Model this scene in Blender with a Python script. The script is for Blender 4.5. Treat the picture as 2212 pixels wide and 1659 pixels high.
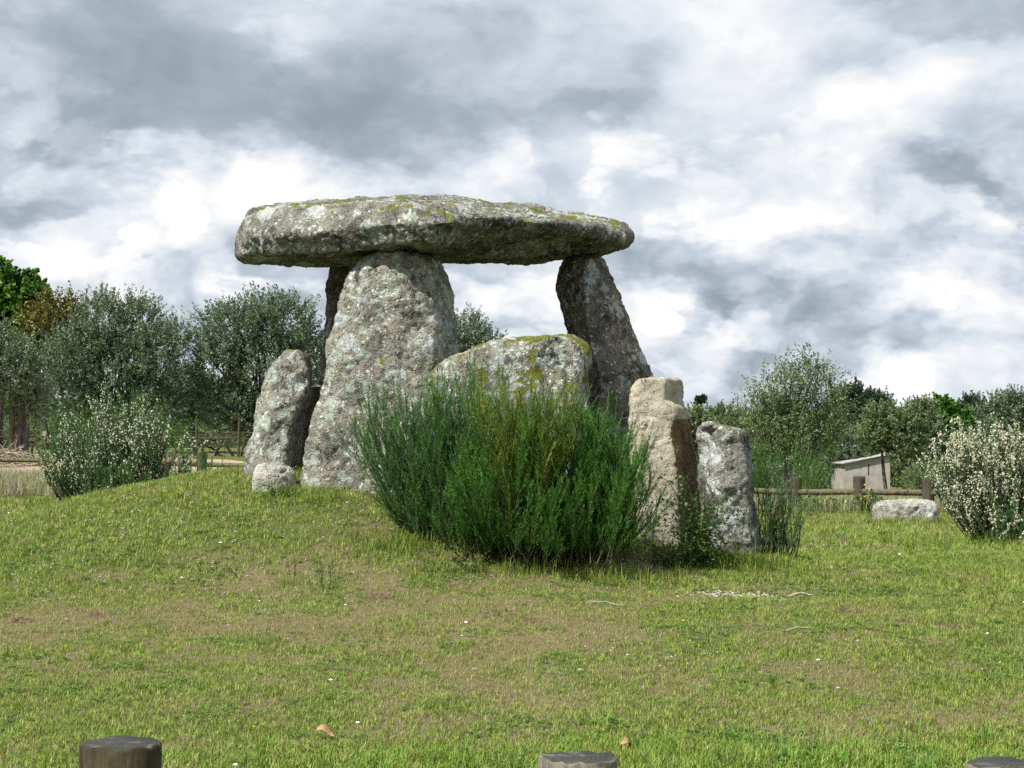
import bpy, math, random
import numpy as np
from mathutils import Vector

# ------------------------------------------------------------------ clean + camera + light
for o in list(bpy.data.objects): bpy.data.objects.remove(o, do_unlink=True)
scn = bpy.context.scene
col = scn.collection
R = math.radians
EYE = 1.6
F = 1106 / math.tan(R(15))                 # focal length in the units of the 2212 wide picture
PITCH = math.atan((950.5 - 829.5) / F)
cam = bpy.data.cameras.new('camera'); cam.sensor_width = 36; cam.angle = R(30)
cam.clip_start = 0.1; cam.clip_end = 6000
cam_o = bpy.data.objects.new('camera', cam); col.objects.link(cam_o)
cam_o.location = (0, 0, EYE); cam_o.rotation_euler = (math.pi / 2 + PITCH, 0, 0)
scn.camera = cam_o
scn.render.resolution_x = 1024; scn.render.resolution_y = 768
scn.view_settings.view_transform = 'Standard'; scn.view_settings.look = 'None'
scn.cycles.max_bounces = 5; scn.cycles.diffuse_bounces = 3; scn.cycles.glossy_bounces = 1; scn.cycles.transmission_bounces = 3
scn.cycles.use_adaptive_sampling = True; scn.cycles.adaptive_threshold = 0.015; scn.cycles.use_denoising = False
scn.view_settings.exposure = 0.6; scn.view_settings.gamma = 1.0

SUN_AZ = R(220)      # direction the light comes from, measured from +X counter-clockwise
SUN_EL = R(52)
to_sun = Vector((math.cos(SUN_EL) * math.cos(SUN_AZ), math.cos(SUN_EL) * math.sin(SUN_AZ), math.sin(SUN_EL)))
sl = bpy.data.lights.new('sun', 'SUN'); sl.energy = 5.0; sl.angle = R(0.55); sl.color = (1, 0.95, 0.87)
so = bpy.data.objects.new('sun', sl); col.objects.link(so)
so.rotation_euler = (-to_sun).to_track_quat('-Z', 'Y').to_euler(); so.location = (-20, -10, 30)

# ------------------------------------------------------------------ node helpers
class NT:
    def __init__(s, tree): s.t = tree; s.n = tree.nodes; s.l = tree.links
    def new(s, typ, **kw):
        n = s.n.new(typ)
        for k, v in kw.items(): setattr(n, k, v)
        return n
    def link(s, a, b): s.l.new(a, b)
    def put(s, sock, v):
        if isinstance(v, bpy.types.NodeSocket): s.l.new(v, sock)
        else:
            if hasattr(sock, 'default_value'):
                if sock.type == 'RGBA' and len(v) == 3: v = (*v, 1)
                sock.default_value = v
    def math(s, op, a, b=0.0, c=None, clamp=False):
        n = s.new('ShaderNodeMath', operation=op, use_clamp=clamp)
        s.put(n.inputs[0], a); s.put(n.inputs[1], b)
        if c is not None: s.put(n.inputs[2], c)
        return n.outputs[0]
    def vmath(s, op, a, b=None, scale=None):
        n = s.new('ShaderNodeVectorMath', operation=op)
        s.put(n.inputs[0], a)
        if b is not None: s.put(n.inputs[1], b)
        if scale is not None: s.put(n.inputs['Scale'], scale)
        return n.outputs[0]
    def mix(s, fac, a, b, blend='MIX'):
        n = s.new('ShaderNodeMix', data_type='RGBA', blend_type=blend)
        s.put(n.inputs[0], fac); s.put(n.inputs[6], a); s.put(n.inputs[7], b)
        return n.outputs[2]
    def noise(s, vec, scale, detail=4, rough=0.55, dist=0.0, color=False):
        n = s.new('ShaderNodeTexNoise')
        if vec is not None: s.put(n.inputs['Vector'], vec)
        n.inputs['Scale'].default_value = scale; n.inputs['Detail'].default_value = detail
        n.inputs['Roughness'].default_value = rough; n.inputs['Distortion'].default_value = dist
        return n.outputs[1] if color else n.outputs[0]
    def vor(s, vec, scale, feature='F1', out=0, rnd=1.0):
        n = s.new('ShaderNodeTexVoronoi', feature=feature)
        s.put(n.inputs['Vector'], vec); n.inputs['Scale'].default_value = scale
        n.inputs['Randomness'].default_value = rnd
        return n.outputs[out]
    def step(s, v, lo, hi):        # smooth threshold
        n = s.new('ShaderNodeMapRange', interpolation_type='SMOOTHSTEP')
        s.put(n.inputs[0], v); s.put(n.inputs[1], lo); s.put(n.inputs[2], hi)
        return n.outputs[0]
    def ramp(s, fac, stops):
        n = s.new('ShaderNodeValToRGB'); e = n.color_ramp.elements
        while len(e) < len(stops): e.new(0.5)
        for i, (p, c) in enumerate(stops): e[i].position = p; e[i].color = (*c, 1)
        s.put(n.inputs[0], fac); return n.outputs[0]

def new_mat(name):
    m = bpy.data.materials.new(name); m.use_nodes = True
    t = NT(m.node_tree); t.n.clear()
    out = t.new('ShaderNodeOutputMaterial')
    return m, t, out
def principled(t, out, color, rough=0.85, bump=None, bump_str=0.4, bump_dist=0.02, spec=0.25):
    p = t.new('ShaderNodeBsdfPrincipled')
    t.put(p.inputs['Base Color'], color); t.put(p.inputs['Roughness'], rough)
    p.inputs['Specular IOR Level'].default_value = spec
    if bump is not None:
        b = t.new('ShaderNodeBump'); b.inputs['Strength'].default_value = bump_str
        b.inputs['Distance'].default_value = bump_dist
        t.put(b.inputs['Height'], bump); t.link(b.outputs[0], p.inputs['Normal'])
    t.link(p.outputs[0], out.inputs[0]); return p

# ------------------------------------------------------------------ sky: broken cloud over a Nishita sky
w = bpy.data.worlds.new('World'); scn.world = w; w.use_nodes = True
w.cycles.sampling_method = 'MANUAL'; w.cycles.sample_map_resolution = 512
t = NT(w.node_tree); t.n.clear()
wout = t.new('ShaderNodeOutputWorld'); bg = t.new('ShaderNodeBackground'); bg.inputs[1].default_value = 0.1
t.link(bg.outputs[0], wout.inputs[0])
sky = t.new('ShaderNodeTexSky', sky_type='NISHITA'); sky.sun_disc = False
sky.sun_elevation = SUN_EL; sky.sun_rotation = math.pi / 2 - SUN_AZ
D = t.vmath('NORMALIZE', t.new('ShaderNodeTexCoord').outputs['Generated'])
DS = t.vmath('MULTIPLY', D, (1, 1, 1.9))
wob = t.vmath('SUBTRACT', t.noise(DS, 9, 5, 0.6, color=True), (0.5, 0.5, 0.5))
wob2 = t.vmath('SUBTRACT', t.noise(DS, 34, 4, 0.6, color=True), (0.5, 0.5, 0.5))
DD = t.vmath('ADD', D, t.vmath('SCALE', wob, scale=0.08))
DD = t.vmath('ADD', DD, t.vmath('SCALE', wob2, scale=0.02))
def blob(px, py, rx, rz, rot=0):
    v = Vector(((px - 1106) / F, 1, (950.5 - py) / F)).normalized()
    m = t.new('ShaderNodeMapping', vector_type='TEXTURE')
    t.link(DD, m.inputs[0]); m.inputs['Location'].default_value = v
    m.inputs['Rotation'].default_value = (0, R(rot), 0)
    m.inputs['Scale'].default_value = (rx / F, 0.5, rz / F)
    g = t.new('ShaderNodeTexGradient', gradient_type='SPHERICAL'); t.link(m.outputs[0], g.inputs[0])
    return t.step(g.outputs[1], 0.0, 0.75)
val = t.math('MULTIPLY_ADD', t.noise(DS, 5.0, 7, 0.52, 0.2), 0.75, 0.25)                    # billows everywhere
fine = t.noise(t.vmath('ADD', DS, (3, 1, 7)), 17, 5, 0.5, 0.2)
val = t.math('MULTIPLY_ADD', t.math('SUBTRACT', fine, 0.5), 0.40, val)
nb = t.noise(t.vmath('ADD', DS, (-.012, 0, .045)), 7.0, 8, 0.54, 0.2); na = t.noise(DS, 7.0, 8, 0.54, 0.2)
val = t.math('MULTIPLY_ADD', t.math('SUBTRACT', na, nb), .80, val)      # sunlit tops and shaded undersides of the billows
def puff(off_):
    n = t.new('ShaderNodeTexVoronoi', feature='F1', distance='EUCLIDEAN'); n.normalize = True
    t.put(n.inputs['Vector'], t.vmath('ADD', t.vmath('ADD', t.vmath('MULTIPLY', D, (1, 1, 1.4)), t.vmath('SCALE', wob, scale=.07)), off_))
    n.inputs['Scale'].default_value = 12; n.inputs['Detail'].default_value = 3.2; n.inputs['Roughness'].default_value = .52; n.inputs['Lacunarity'].default_value = 2.2
    return t.math('SUBTRACT', 1.0, n.outputs[0])
pa = puff((0, 0, 0)); pb = puff((-.012, 0, .024))
sepd = t.new('ShaderNodeSeparateXYZ'); t.link(D, sepd.inputs[0])
side = t.math('MULTIPLY_ADD', t.step(sepd.outputs[2], .24, .05), .75, .25)        # near the horizon one sees cloud flanks, overhead smooth bases
lit = t.math('ADD', t.math('MULTIPLY', t.math('SUBTRACT', pa, .62), .75), t.math('MULTIPLY', t.math('SUBTRACT', pa, pb), .95))
val = t.math('MULTIPLY_ADD', lit, side, val)
heap = t.step(t.math('ADD', t.math('MULTIPLY', pa, .55), t.math('MULTIPLY', na, 1.0)), .80, .85)     # crisp-edged heaps standing before the grey bank
val = t.math('MULTIPLY_ADD', t.math('MULTIPLY', heap, side), t.math('MULTIPLY_ADD', t.math('SUBTRACT', pa, pb), 1.15, .22), t.math('SUBTRACT', val, .20))
BL = [ # px, py, rx, rz, rotation, weight
 (430,215,580,210,4,-.27),(860,250,500,150,6,-.25),(1000,90,420,120,0,-.20),(90,290,240,90,0,-.20),(200,60,420,120,0,-.16),
 (560,310,430,80,3,-.12),(1550,590,380,95,5,-.46),(1060,595,260,60,0,-.26),(2085,395,170,50,20,-.30),(1700,655,260,70,0,-.24),
 (2030,520,330,60,0,-.28),(2110,10,340,70,0,-.26),(70,455,150,42,0,-.34),(0,560,110,160,0,-.26),(1640,765,200,40,0,-.20),
 (1990,735,160,45,0,-.14),(330,560,160,60,0,-.14),(1350,180,140,110,-30,-.16),
 (1590,110,340,260,0,.26),(1870,250,300,170,-25,.26),(1180,335,340,110,-8,.26),(130,520,230,120,0,.40),(370,445,100,70,0,.30),
 (1420,640,180,60,0,.26),(1180,650,170,70,0,.22),(2010,640,240,60,0,.22),(300,315,150,30,5,.18),(1500,440,400,110,0,.16),
 (1900,800,260,60,0,.14),(560,620,130,40,0,.22),(640,380,260,90,0,.14)]
for px, py, rx, rz, rot, wgt in BL:
    val = t.math('MULTIPLY_ADD', blob(px, py, rx, rz, rot), wgt, val)
cloud = t.ramp(val, [(0.0, (.31, .365, .43)), (0.22, (.40, .46, .535)), (0.45, (.57, .64, .73)), (0.66, (.76, .81, .87)), (0.94, (1.01, 1.01, 1.01))])
cloud10 = t.vmath('SCALE', cloud, scale=6.7)
thin = t.step(t.noise(t.vmath('ADD', DS, (5, 2, 1)), 3.2, 5, 0.55), 0.60, 0.78)
skycol = t.mix(t.math('MULTIPLY', thin, 0.5), cloud10, t.vmath('MULTIPLY', sky.outputs[0], (1.3, 1.3, 1.3)))
t.link(skycol, bg.inputs[0])

# ------------------------------------------------------------------ geometry helpers
_f = np.array([0, math.cos(PITCH), math.sin(PITCH)]); _u = np.array([0, -math.sin(PITCH), math.cos(PITCH)])
def at(px, py, Y):
    d = np.array([1., 0, 0]) * ((px - 1106) / F) + _u * ((829.5 - py) / F) + _f
    return np.array([0, 0, EYE]) + d * (Y / d[1])
def xw(px, Y): return (px - 1106) / F * Y

def _hash(i, j, k, seed):
    h = (i.astype(np.uint32) * np.uint32(374761393) + j.astype(np.uint32) * np.uint32(668265263)
         + k.astype(np.uint32) * np.uint32(2147483647 - 58) + np.uint32(seed * 144269 + 12345))
    h = (h ^ (h >> np.uint32(13))) * np.uint32(1274126177)
    h = (h ^ (h >> np.uint32(16))) * np.uint32(2246822519)
    h ^= h >> np.uint32(13)
    return h.astype(np.float64) / 4294967295.0 * 2 - 1
def vnoise(p, seed=0):
    p = np.asarray(p, float); i = np.floor(p).astype(np.int64); f = p - i; f = f * f * (3 - 2 * f)
    r = 0
    for a in (0, 1):
        for b in (0, 1):
            for c in (0, 1):
                wt = (f[:, 0] if a else 1 - f[:, 0]) * (f[:, 1] if b else 1 - f[:, 1]) * (f[:, 2] if c else 1 - f[:, 2])
                r = r + wt * _hash(i[:, 0] + a, i[:, 1] + b, i[:, 2] + c, seed)
    return r
def fbm(p, scale, oct=4, seed=0):
    r = 0; a = 1; s = scale; tot = 0
    for o in range(oct):
        r = r + a * vnoise(np.asarray(p) * s + 17.3 * o, seed + o); tot += a; a *= 0.5; s *= 2.03
    return r / tot
def sstep(a, b, x):
    u = np.clip((x - a) / (b - a), 0, 1); return u * u * (3 - 2 * u)

def link_mesh(name, V, faces, mats, parent=None, mi=None, attr=None, smooth=True, loc=None):
    """faces: list of integer arrays (n,3) or (n,4)"""
    V = np.asarray(V, np.float64)
    me = bpy.data.meshes.new(name)
    faces = [np.asarray(f, np.int64) for f in faces if len(f)]
    loops = np.concatenate([f.ravel() for f in faces]); sizes = np.concatenate([np.full(len(f), f.shape[1]) for f in faces])
    if loc is None: loc = np.zeros(3)
    me.vertices.add(len(V)); me.vertices.foreach_set('co', (V - np.asarray(loc)).astype(np.float32).ravel())
    me.loops.add(len(loops)); me.loops.foreach_set('vertex_index', loops.astype(np.int32))
    me.polygons.add(len(sizes)); st = np.concatenate([[0], np.cumsum(sizes)[:-1]])
    me.polygons.foreach_set('loop_start', st.astype(np.int32)); me.polygons.foreach_set('loop_total', sizes.astype(np.int32))
    if mi is not None: me.polygons.foreach_set('material_index', np.asarray(mi, np.int32))
    me.polygons.foreach_set('use_smooth', np.full(len(sizes), smooth))
    me.update(calc_edges=True)
    if attr is not None:
        a = me.attributes.new('rnd', 'FLOAT', 'FACE'); a.data.foreach_set('value', np.asarray(attr, np.float32))
    for m in (mats if isinstance(mats, (list, tuple)) else [mats]): me.materials.append(m)
    o = bpy.data.objects.new(name, me); o.location = loc
    col.objects.link(o)
    if parent is not None: o.parent = parent
    return o
def tag(o, label=None, cat=None, group=None, kind=None):
    if label: o['label'] = label
    if cat: o['category'] = cat
    if group: o['group'] = group
    if kind: o['kind'] = kind
    return o
def empty(name, loc, rz=0):
    e = bpy.data.objects.new(name, None); e.empty_display_size = 0.1; e.location = loc; e.rotation_euler = (0, 0, rz)
    col.objects.link(e); return e
def copy_tree(o, parent=None):
    c = o.copy(); col.objects.link(c); c.parent = parent
    for ch in list(o.children): copy_tree(ch, c)
    return c

class MB:      # collects tubes and leaf faces
    def __init__(s): s.V = []; s.q = []; s.t = []; s.n = 0; s.qa = []; s.ta = []
    def add(s, V, q=None, tr=None, a=0.5):
        V = np.asarray(V, float).reshape(-1, 3)
        if q is not None and len(q):
            q = np.asarray(q) + s.n; s.q.append(q); s.qa.append(np.broadcast_to(a, (len(q),)).astype(float))
        if tr is not None and len(tr):
            tr = np.asarray(tr) + s.n; s.t.append(tr); s.ta.append(np.broadcast_to(a, (len(tr),)).astype(float))
        s.V.append(V); s.n += len(V)
    def tube(s, P, rad, sides=5, a=0.5, cap=True):
        P = np.asarray(P, float); n = len(P); rad = np.broadcast_to(rad, (n,))
        T = np.gradient(P, axis=0); T /= np.linalg.norm(T, axis=1)[:, None] + 1e-9
        ref = np.array([0.31, 0.95, 0.05]) if abs(T[0][1]) < 0.8 else np.array([0.95, 0.1, 0.3])
        A = np.cross(T, ref); A /= np.linalg.norm(A, axis=1)[:, None] + 1e-9; B = np.cross(T, A)
        th = np.arange(sides) / sides * 2 * np.pi
        V = P[:, None] + (A[:, None] * np.cos(th)[None, :, None] + B[:, None] * np.sin(th)[None, :, None]) * rad[:, None, None]
        k = np.arange(n - 1)[:, None] * sides; j = np.arange(sides)[None]; j2 = (j + 1) % sides
        q = np.stack([k + j, k + j2, k + sides + j2, k + sides + j], -1).reshape(-1, 4)
        V = V.reshape(-1, 3); tr = None
        if cap:
            V = np.vstack([V, P[0], P[-1]]); a0 = n * sides; jj = np.arange(sides); j3 = (jj + 1) % sides
            tr = np.vstack([np.stack([np.full(sides, a0), j3, jj], 1), np.stack([np.full(sides, a0 + 1), (n - 1) * sides + jj, (n - 1) * sides + j3], 1)])
        s.add(V, q, tr, a)
    def leaves(s, C, A, B, l, wd, a, kite=0.0):   # quads: centre, long axis, wide axis
        C = np.asarray(C); l = np.broadcast_to(l, (len(C),))[:, None]; wd = np.broadcast_to(wd, (len(C),))[:, None]
        V = np.stack([C - A * l / 2, C + B * wd / 2 - A * l * kite, C + A * l / 2, C - B * wd / 2 - A * l * kite], 1)
        q = np.arange(len(C) * 4).reshape(-1, 4); s.add(V.reshape(-1, 3), q, None, a)
    def build(s, name, mat, parent=None, loc=None, smooth=True):
        fs = []; at_ = []
        if s.q: fs.append(np.concatenate(s.q)); at_.append(np.concatenate(s.qa))
        if s.t: fs.append(np.concatenate(s.t)); at_.append(np.concatenate(s.ta))
        if parent is not None and loc is None: loc = None
        return link_mesh(name, np.concatenate(s.V), fs, mat, parent, attr=np.concatenate(at_), smooth=smooth, loc=loc)
def unit(v): return v / (np.linalg.norm(v, axis=-1, keepdims=True) + 1e-9)
def rvec(rng, n): return unit(rng.normal(size=(n, 3)))
def perp(rng, A):
    v = rvec(rng, len(A)); return unit(np.cross(A, v))

# ------------------------------------------------------------------ terrain
def gz(x, y):
    x = np.asarray(x, float); y = np.asarray(y, float)
    z = 0.45 * sstep(7.5, 16.5, y)
    z = z + 0.38 * sstep(3, -7, x) * sstep(10, 25, y)                       # rises to the left
    z = z + 0.40 * sstep(36, 60, y) * sstep(2, -10, x)
    z = z - 1.40 * sstep(33, 88, y) * sstep(-4, 9, x)                        # falls away on the right
    # the low mound round the chamber
    d = np.sqrt(((x + 1.5) / 3.9) ** 2 + ((y - 18.6) / 3.6) ** 2)
    z = z + 0.75 * sstep(1.25, 0.10, d) + .14 * np.exp(-((x - 1.8) / 1.1) ** 2 - ((y - 16.6) / 1.0) ** 2)
    z = z + 6.0 * sstep(120, 460, y) + 2.0 * sstep(450, 1400, y)
    p = np.stack([x, y, np.zeros_like(x)], -1).reshape(-1, 3)
    n = (0.035 * vnoise(p * 0.55, 3) + 0.016 * vnoise(p * 1.7, 4) + 0.008 * vnoise(p * 4.3, 5)).reshape(x.shape)
    return z + n * sstep(2, 6, y)
def gz1(x, y): return float(gz(np.array([x]), np.array([y]))[0])

def dryness(x, y):      # 0 lush .. 1 dry, the real patchiness of the turf
    p = np.stack([x, y, np.zeros_like(x)], -1)
    v = 0.40 + 0.34 * fbm(p, 0.55, 4, 21) + 0.66 * fbm(p, 2.9, 4, 31)
    g = lambda cx, cy, rx, ry: np.exp(-((x - cx) / rx) ** 2 - ((y - cy) / ry) ** 2)
    v = v + 0.24 * g(-0.3, 13.2, 2.2, 1.5) + 0.16 * g(0.8, 11.5, 2.2, 1.0) + 0.14 * g(-1.6, 14.2, 1.6, 1.2)
    v = v - 0.75 * g(0.9, 9.2, 2.4, 0.55) - 0.45 * g(-3.3, 16.6, 2.2, 1.4) - 0.20 * g(4.5, 16, 2.5, 3) - 0.2 * g(-2.5, 11, 1.2, 1.0)
    v = v + 0.25 * g(-3, 13.3, 1.6, 0.5) + 0.25 * g(2.6, 10.2, 1.0, 0.4)
    return np.clip(v, 0, 1)

# ------------------------------------------------------------------ materials
def rock_mat(name, dark=(.13, .115, .10), light=(.36, .33, .29), warm=(.42, .31, .22), lichen=0.5, white=0.5, moss=0.0, black=0.4, warm_amt=0.35, stain=0.0, seed=0.0, streak=1.0, bump=.85):
    m, t, out = new_mat(name)
    co = t.vmath('ADD', t.new('ShaderNodeTexCoord').outputs['Object'], (seed, seed * .7, seed * 1.3))
    wob = t.vmath('SUBTRACT', t.noise(co, 11, 3, color=True), (.5, .5, .5))
    cw = t.vmath('ADD', co, t.vmath('SCALE', wob, scale=0.10))
    grain = t.noise(co, 62, 3, 0.7); mid = t.noise(co, 8, 6, 0.62); big = t.noise(co, 1.6, 4, 0.55)
    c = t.mix(t.step(t.math('MULTIPLY_ADD', grain, 0.55, t.math('MULTIPLY', mid, 0.6)), 0.32, 0.84), dark, light)
    c = t.mix(t.math('MULTIPLY', t.step(t.math('MULTIPLY_ADD', mid, 0.4, t.math('MULTIPLY', big, 0.6)), 0.50, 0.66), warm_amt), c, warm)
    # quartz crystals standing out of the coarse granite
    qz = t.vor(cw, 46, 'F1', 0); qcol = t.vor(cw, 46, 'F1', 1)
    sep = t.new('ShaderNodeSeparateColor'); t.link(qcol, sep.inputs[0])
    c = t.mix(t.math('MULTIPLY', t.math('MULTIPLY', t.step(qz, 0.42, 0.28), t.step(sep.outputs[0], 0.82, 0.88)), 0.45), c, (.42, .41, .38))
    c = t.mix(t.math('MULTIPLY', t.math('MULTIPLY', t.step(qz, 0.45, 0.3), t.step(sep.outputs[1], 0.70, 0.78)), 0.8), c, (.045, .04, .036))
    # grey-green leafy lichen in rosettes, several sizes
    for sc, th, amt, colr, k in ((6.5, .52, lichen, (.255, .285, .245), 0), (14, .46, lichen, (.305, .33, .29), 1), (4.2, .46, white, (.31, .325, .325), 2), (26, .42, white * .7, (.46, .47, .44), 0)):
        cs = t.vmath('ADD', cw, (k * 3.1, k, sc))
        vd = t.vor(cs, sc, 'F1', 0); vc = t.vor(cs, sc, 'F1', 1)
        s2 = t.new('ShaderNodeSeparateColor'); t.link(vc, s2.inputs[0])
        have = t.step(t.math('ADD', s2.outputs[k], t.math('MULTIPLY', t.math('SUBTRACT', t.noise(co, 2.1 + k, 3), 0.5), 1.3)), 1.02 - amt * .75, 1.08 - amt * .75)
        edge = t.step(t.math('ADD', vd, t.math('MULTIPLY', t.math('SUBTRACT', t.noise(co, 40, 3), .5), .5)), th, th - .12)
        shade = t.mix(t.noise(co, 85, 2), tuple(v * .72 for v in colr), tuple(min(1, v * 1.18) for v in colr))
        c = t.mix(t.math('MULTIPLY', t.math('MULTIPLY', have, edge), 0.88), c, shade)
    tone = t.step(t.noise(t.vmath('MULTIPLY', co, (1, 1, .45)), 2.2, 5, .6), .30, .72)      # broad weathering
    c = t.mix(1.0, c, t.mix(tone, (.84, .865, .85), (1.48, 1.52, 1.46)), 'MULTIPLY')
    # black crust lichen and pits
    bl = t.step(t.noise(t.vmath('MULTIPLY', cw, (1, 1, streak)), 13, 6, 0.72), .60 - black * .12, .65 - black * .12)
    blb = t.step(t.noise(t.vmath('ADD', co, (9, 9, 9)), 2.3, 3), .42, .62)
    c = t.mix(t.math('MULTIPLY', t.math('MULTIPLY', bl, blb), .85), c, (.028, .027, .025))
    if stain > 0:      # rusty and dark water stain
        st = t.step(t.noise(t.vmath('MULTIPLY', co, (1, 1, .35)), 5, 5, .6), .40, .62)
        c = t.mix(t.math('MULTIPLY', st, stain), c, t.mix(t.noise(co, 18, 4), (.06, .045, .03), (.30, .17, .06)))
    if moss > 0:
        nrm = t.new('ShaderNodeNewGeometry').outputs['Normal']; sx = t.new('ShaderNodeSeparateXYZ'); t.link(nrm, sx.inputs[0])
        mm = t.math('ADD', t.noise(t.vmath('ADD', cw, (4, 2, 6)), 3.4, 5, .62), t.math('MULTIPLY', sx.outputs[2], .14))
        ms = t.step(mm, .69 - moss * .16, .73 - moss * .16)
        mc = t.mix(t.noise(co, 24, 4, .6), (.04, .05, .007), (.165, .18, .018))
        c = t.mix(t.math('MULTIPLY', ms, .95), c, mc)
    hb = t.math('ADD', t.math('MULTIPLY', grain, .35), t.math('MULTIPLY', mid, .8))
    hb = t.math('ADD', hb, t.math('MULTIPLY', t.step(qz, .5, .1), .5))
    principled(t, out, c, .92, hb, bump, .022, .15)
    return m
ROCK = dict(
 cap=rock_mat('lichened_granite_capstone', dark=(.085, .08, .072), light=(.215, .205, .185), warm=(.27, .21, .155), lichen=.60, white=.45, moss=.17, black=.95, seed=1.0),
 front=rock_mat('lichened_granite_pale', dark=(.10, .094, .082), light=(.235, .22, .19), warm=(.27, .215, .155), lichen=.62, white=.52, moss=.06, black=.55, warm_amt=.30, seed=2.3),
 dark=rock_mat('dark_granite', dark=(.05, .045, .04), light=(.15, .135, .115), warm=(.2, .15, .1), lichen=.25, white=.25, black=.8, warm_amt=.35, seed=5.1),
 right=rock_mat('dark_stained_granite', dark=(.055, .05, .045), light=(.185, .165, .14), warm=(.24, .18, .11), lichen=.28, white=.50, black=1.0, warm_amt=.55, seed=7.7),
 mossy=rock_mat('mossy_granite', dark=(.10, .092, .078), light=(.235, .22, .18), warm=(.25, .2, .14), lichen=.85, white=.62, moss=.82, black=.7, seed=3.9),
 pale=rock_mat('pale_clean_granite', dark=(.21, .185, .145), light=(.36, .325, .26), warm=(.35, .28, .19), lichen=.05, white=.1, black=.0, warm_amt=.45, seed=8.8, bump=.5),
 rust=rock_mat('rusty_granite', dark=(.06, .045, .03), light=(.21, .16, .10), warm=(.24, .15, .06), lichen=.05, white=.1, black=.7, warm_amt=.6, stain=.8, seed=8.8),
 grey=rock_mat('rough_grey_granite', dark=(.09, .086, .08), light=(.25, .24, .225), warm=(.25, .2, .14), lichen=.15, white=.5, moss=.16, black=1.2, warm_amt=.2, seed=4.4, streak=.3),
 bould=rock_mat('weathered_pale_granite', dark=(.19, .18, .155), light=(.36, .345, .31), warm=(.36, .3, .22), lichen=.12, white=.5, black=.1, warm_amt=.15, seed=6.2),
)
def leaf_mat(name, stops, trans=0.3, rough=0.6, spec=0.25, var=0.0):
    m, t, out = new_mat(name)
    a = t.new('ShaderNodeAttribute'); a.attribute_name = 'rnd'
    c = t.ramp(a.outputs['Fac'], stops)
    p = t.new('ShaderNodeBsdfPrincipled'); t.put(p.inputs['Base Color'], c); p.inputs['Roughness'].default_value = rough
    p.inputs['Specular IOR Level'].default_value = spec
    tr = t.new('ShaderNodeBsdfTranslucent'); t.put(tr.inputs[0], t.mix(.4, c, (.25, .38, .03), 'MULTIPLY') if False else c)
    mx = t.new('ShaderNodeMixShader'); mx.inputs[0].default_value = trans
    t.link(p.outputs[0], mx.inputs[1]); t.link(tr.outputs[0], mx.inputs[2]); t.link(mx.outputs[0], out.inputs[0])
    return m
def flat_mat(name, c1, c2, scale=20, rough=.85, bump=.3, stretch=(1, 1, 1)):
    m, t, out = new_mat(name)
    co = t.vmath('MULTIPLY', t.new('ShaderNodeTexCoord').outputs['Object'], stretch)
    n = t.noise(co, scale, 5, .6); principled(t, out, t.mix(t.step(n, .3, .7), c1, c2), rough, n, bump, .01); return m
BARK = flat_mat('bark', (.035, .032, .028), (.12, .108, .092), 14, .95, .8, (1, 1, .3))
VINE = flat_mat('vine_bark', (.035, .026, .02), (.11, .08, .06), 20, .95, .8)
M_OLIVE = leaf_mat('olive_leaf', [(0, (.038, .07, .028)), (.45, (.095, .15, .068)), (.8, (.17, .23, .125)), (1, (.30, .36, .25))], .3, .45, .4)
M_OLIVE2 = leaf_mat('olive_leaf_warm', [(0, (.045, .078, .024)), (.45, (.11, .165, .055)), (.8, (.18, .24, .10)), (1, (.29, .34, .19))], .3, .45, .4)
M_BRIGHT = leaf_mat('fresh_green_leaf', [(0, (.025, .07, .012)), (.5, (.06, .16, .02)), (1, (.13, .27, .035))], .35, .5)
M_BRONZE = leaf_mat('bronze_leaf', [(0, (.07, .055, .015)), (.5, (.15, .13, .03)), (1, (.20, .24, .05))], .35, .5)
M_PINE = leaf_mat('pine_needle', [(0, (.012, .026, .014)), (.6, (.028, .055, .025)), (1, (.05, .085, .035))], .1, .6)
M_BROOM = leaf_mat('broom_twig', [(0, (.022, .075, .010)), (.45, (.055, .16, .022)), (.8, (.09, .225, .034)), (1, (.15, .29, .055))], .22, .5)
M_BROOMB = leaf_mat('broom_twig_bluish', [(0, (.03, .075, .026)), (.5, (.07, .15, .052)), (1, (.13, .23, .085))], .22, .5)
M_BROOMY = leaf_mat('broom_twig_yellowish', [(0, (.045, .085, .011)), (.5, (.10, .165, .018)), (.86, (.165, .23, .028)), (1, (.42, .42, .08))], .25, .5)
M_BROOML = leaf_mat('broom_twig_soft', [(0, (.026, .078, .017)), (.45, (.06, .155, .038)), (.8, (.10, .215, .06)), (1, (.16, .28, .09))], .25, .5)
M_STEM = flat_mat('broom_stem', (.035, .04, .018), (.09, .085, .04), 30)
M_PETAL = leaf_mat('white_petal', [(0, (.74, .72, .54)), (1, (.87, .86, .72))], .45, .6)
M_BRAMBLE = leaf_mat('bramble_leaf', [(0, (.025, .065, .014)), (.6, (.06, .135, .028)), (1, (.11, .20, .045))], .25, .4, .4)
M_SCRUB = leaf_mat('scrub_leaf', [(0, (.045, .085, .02)), (.5, (.09, .15, .04)), (1, (.15, .21, .06))], .25, .5)

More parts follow.
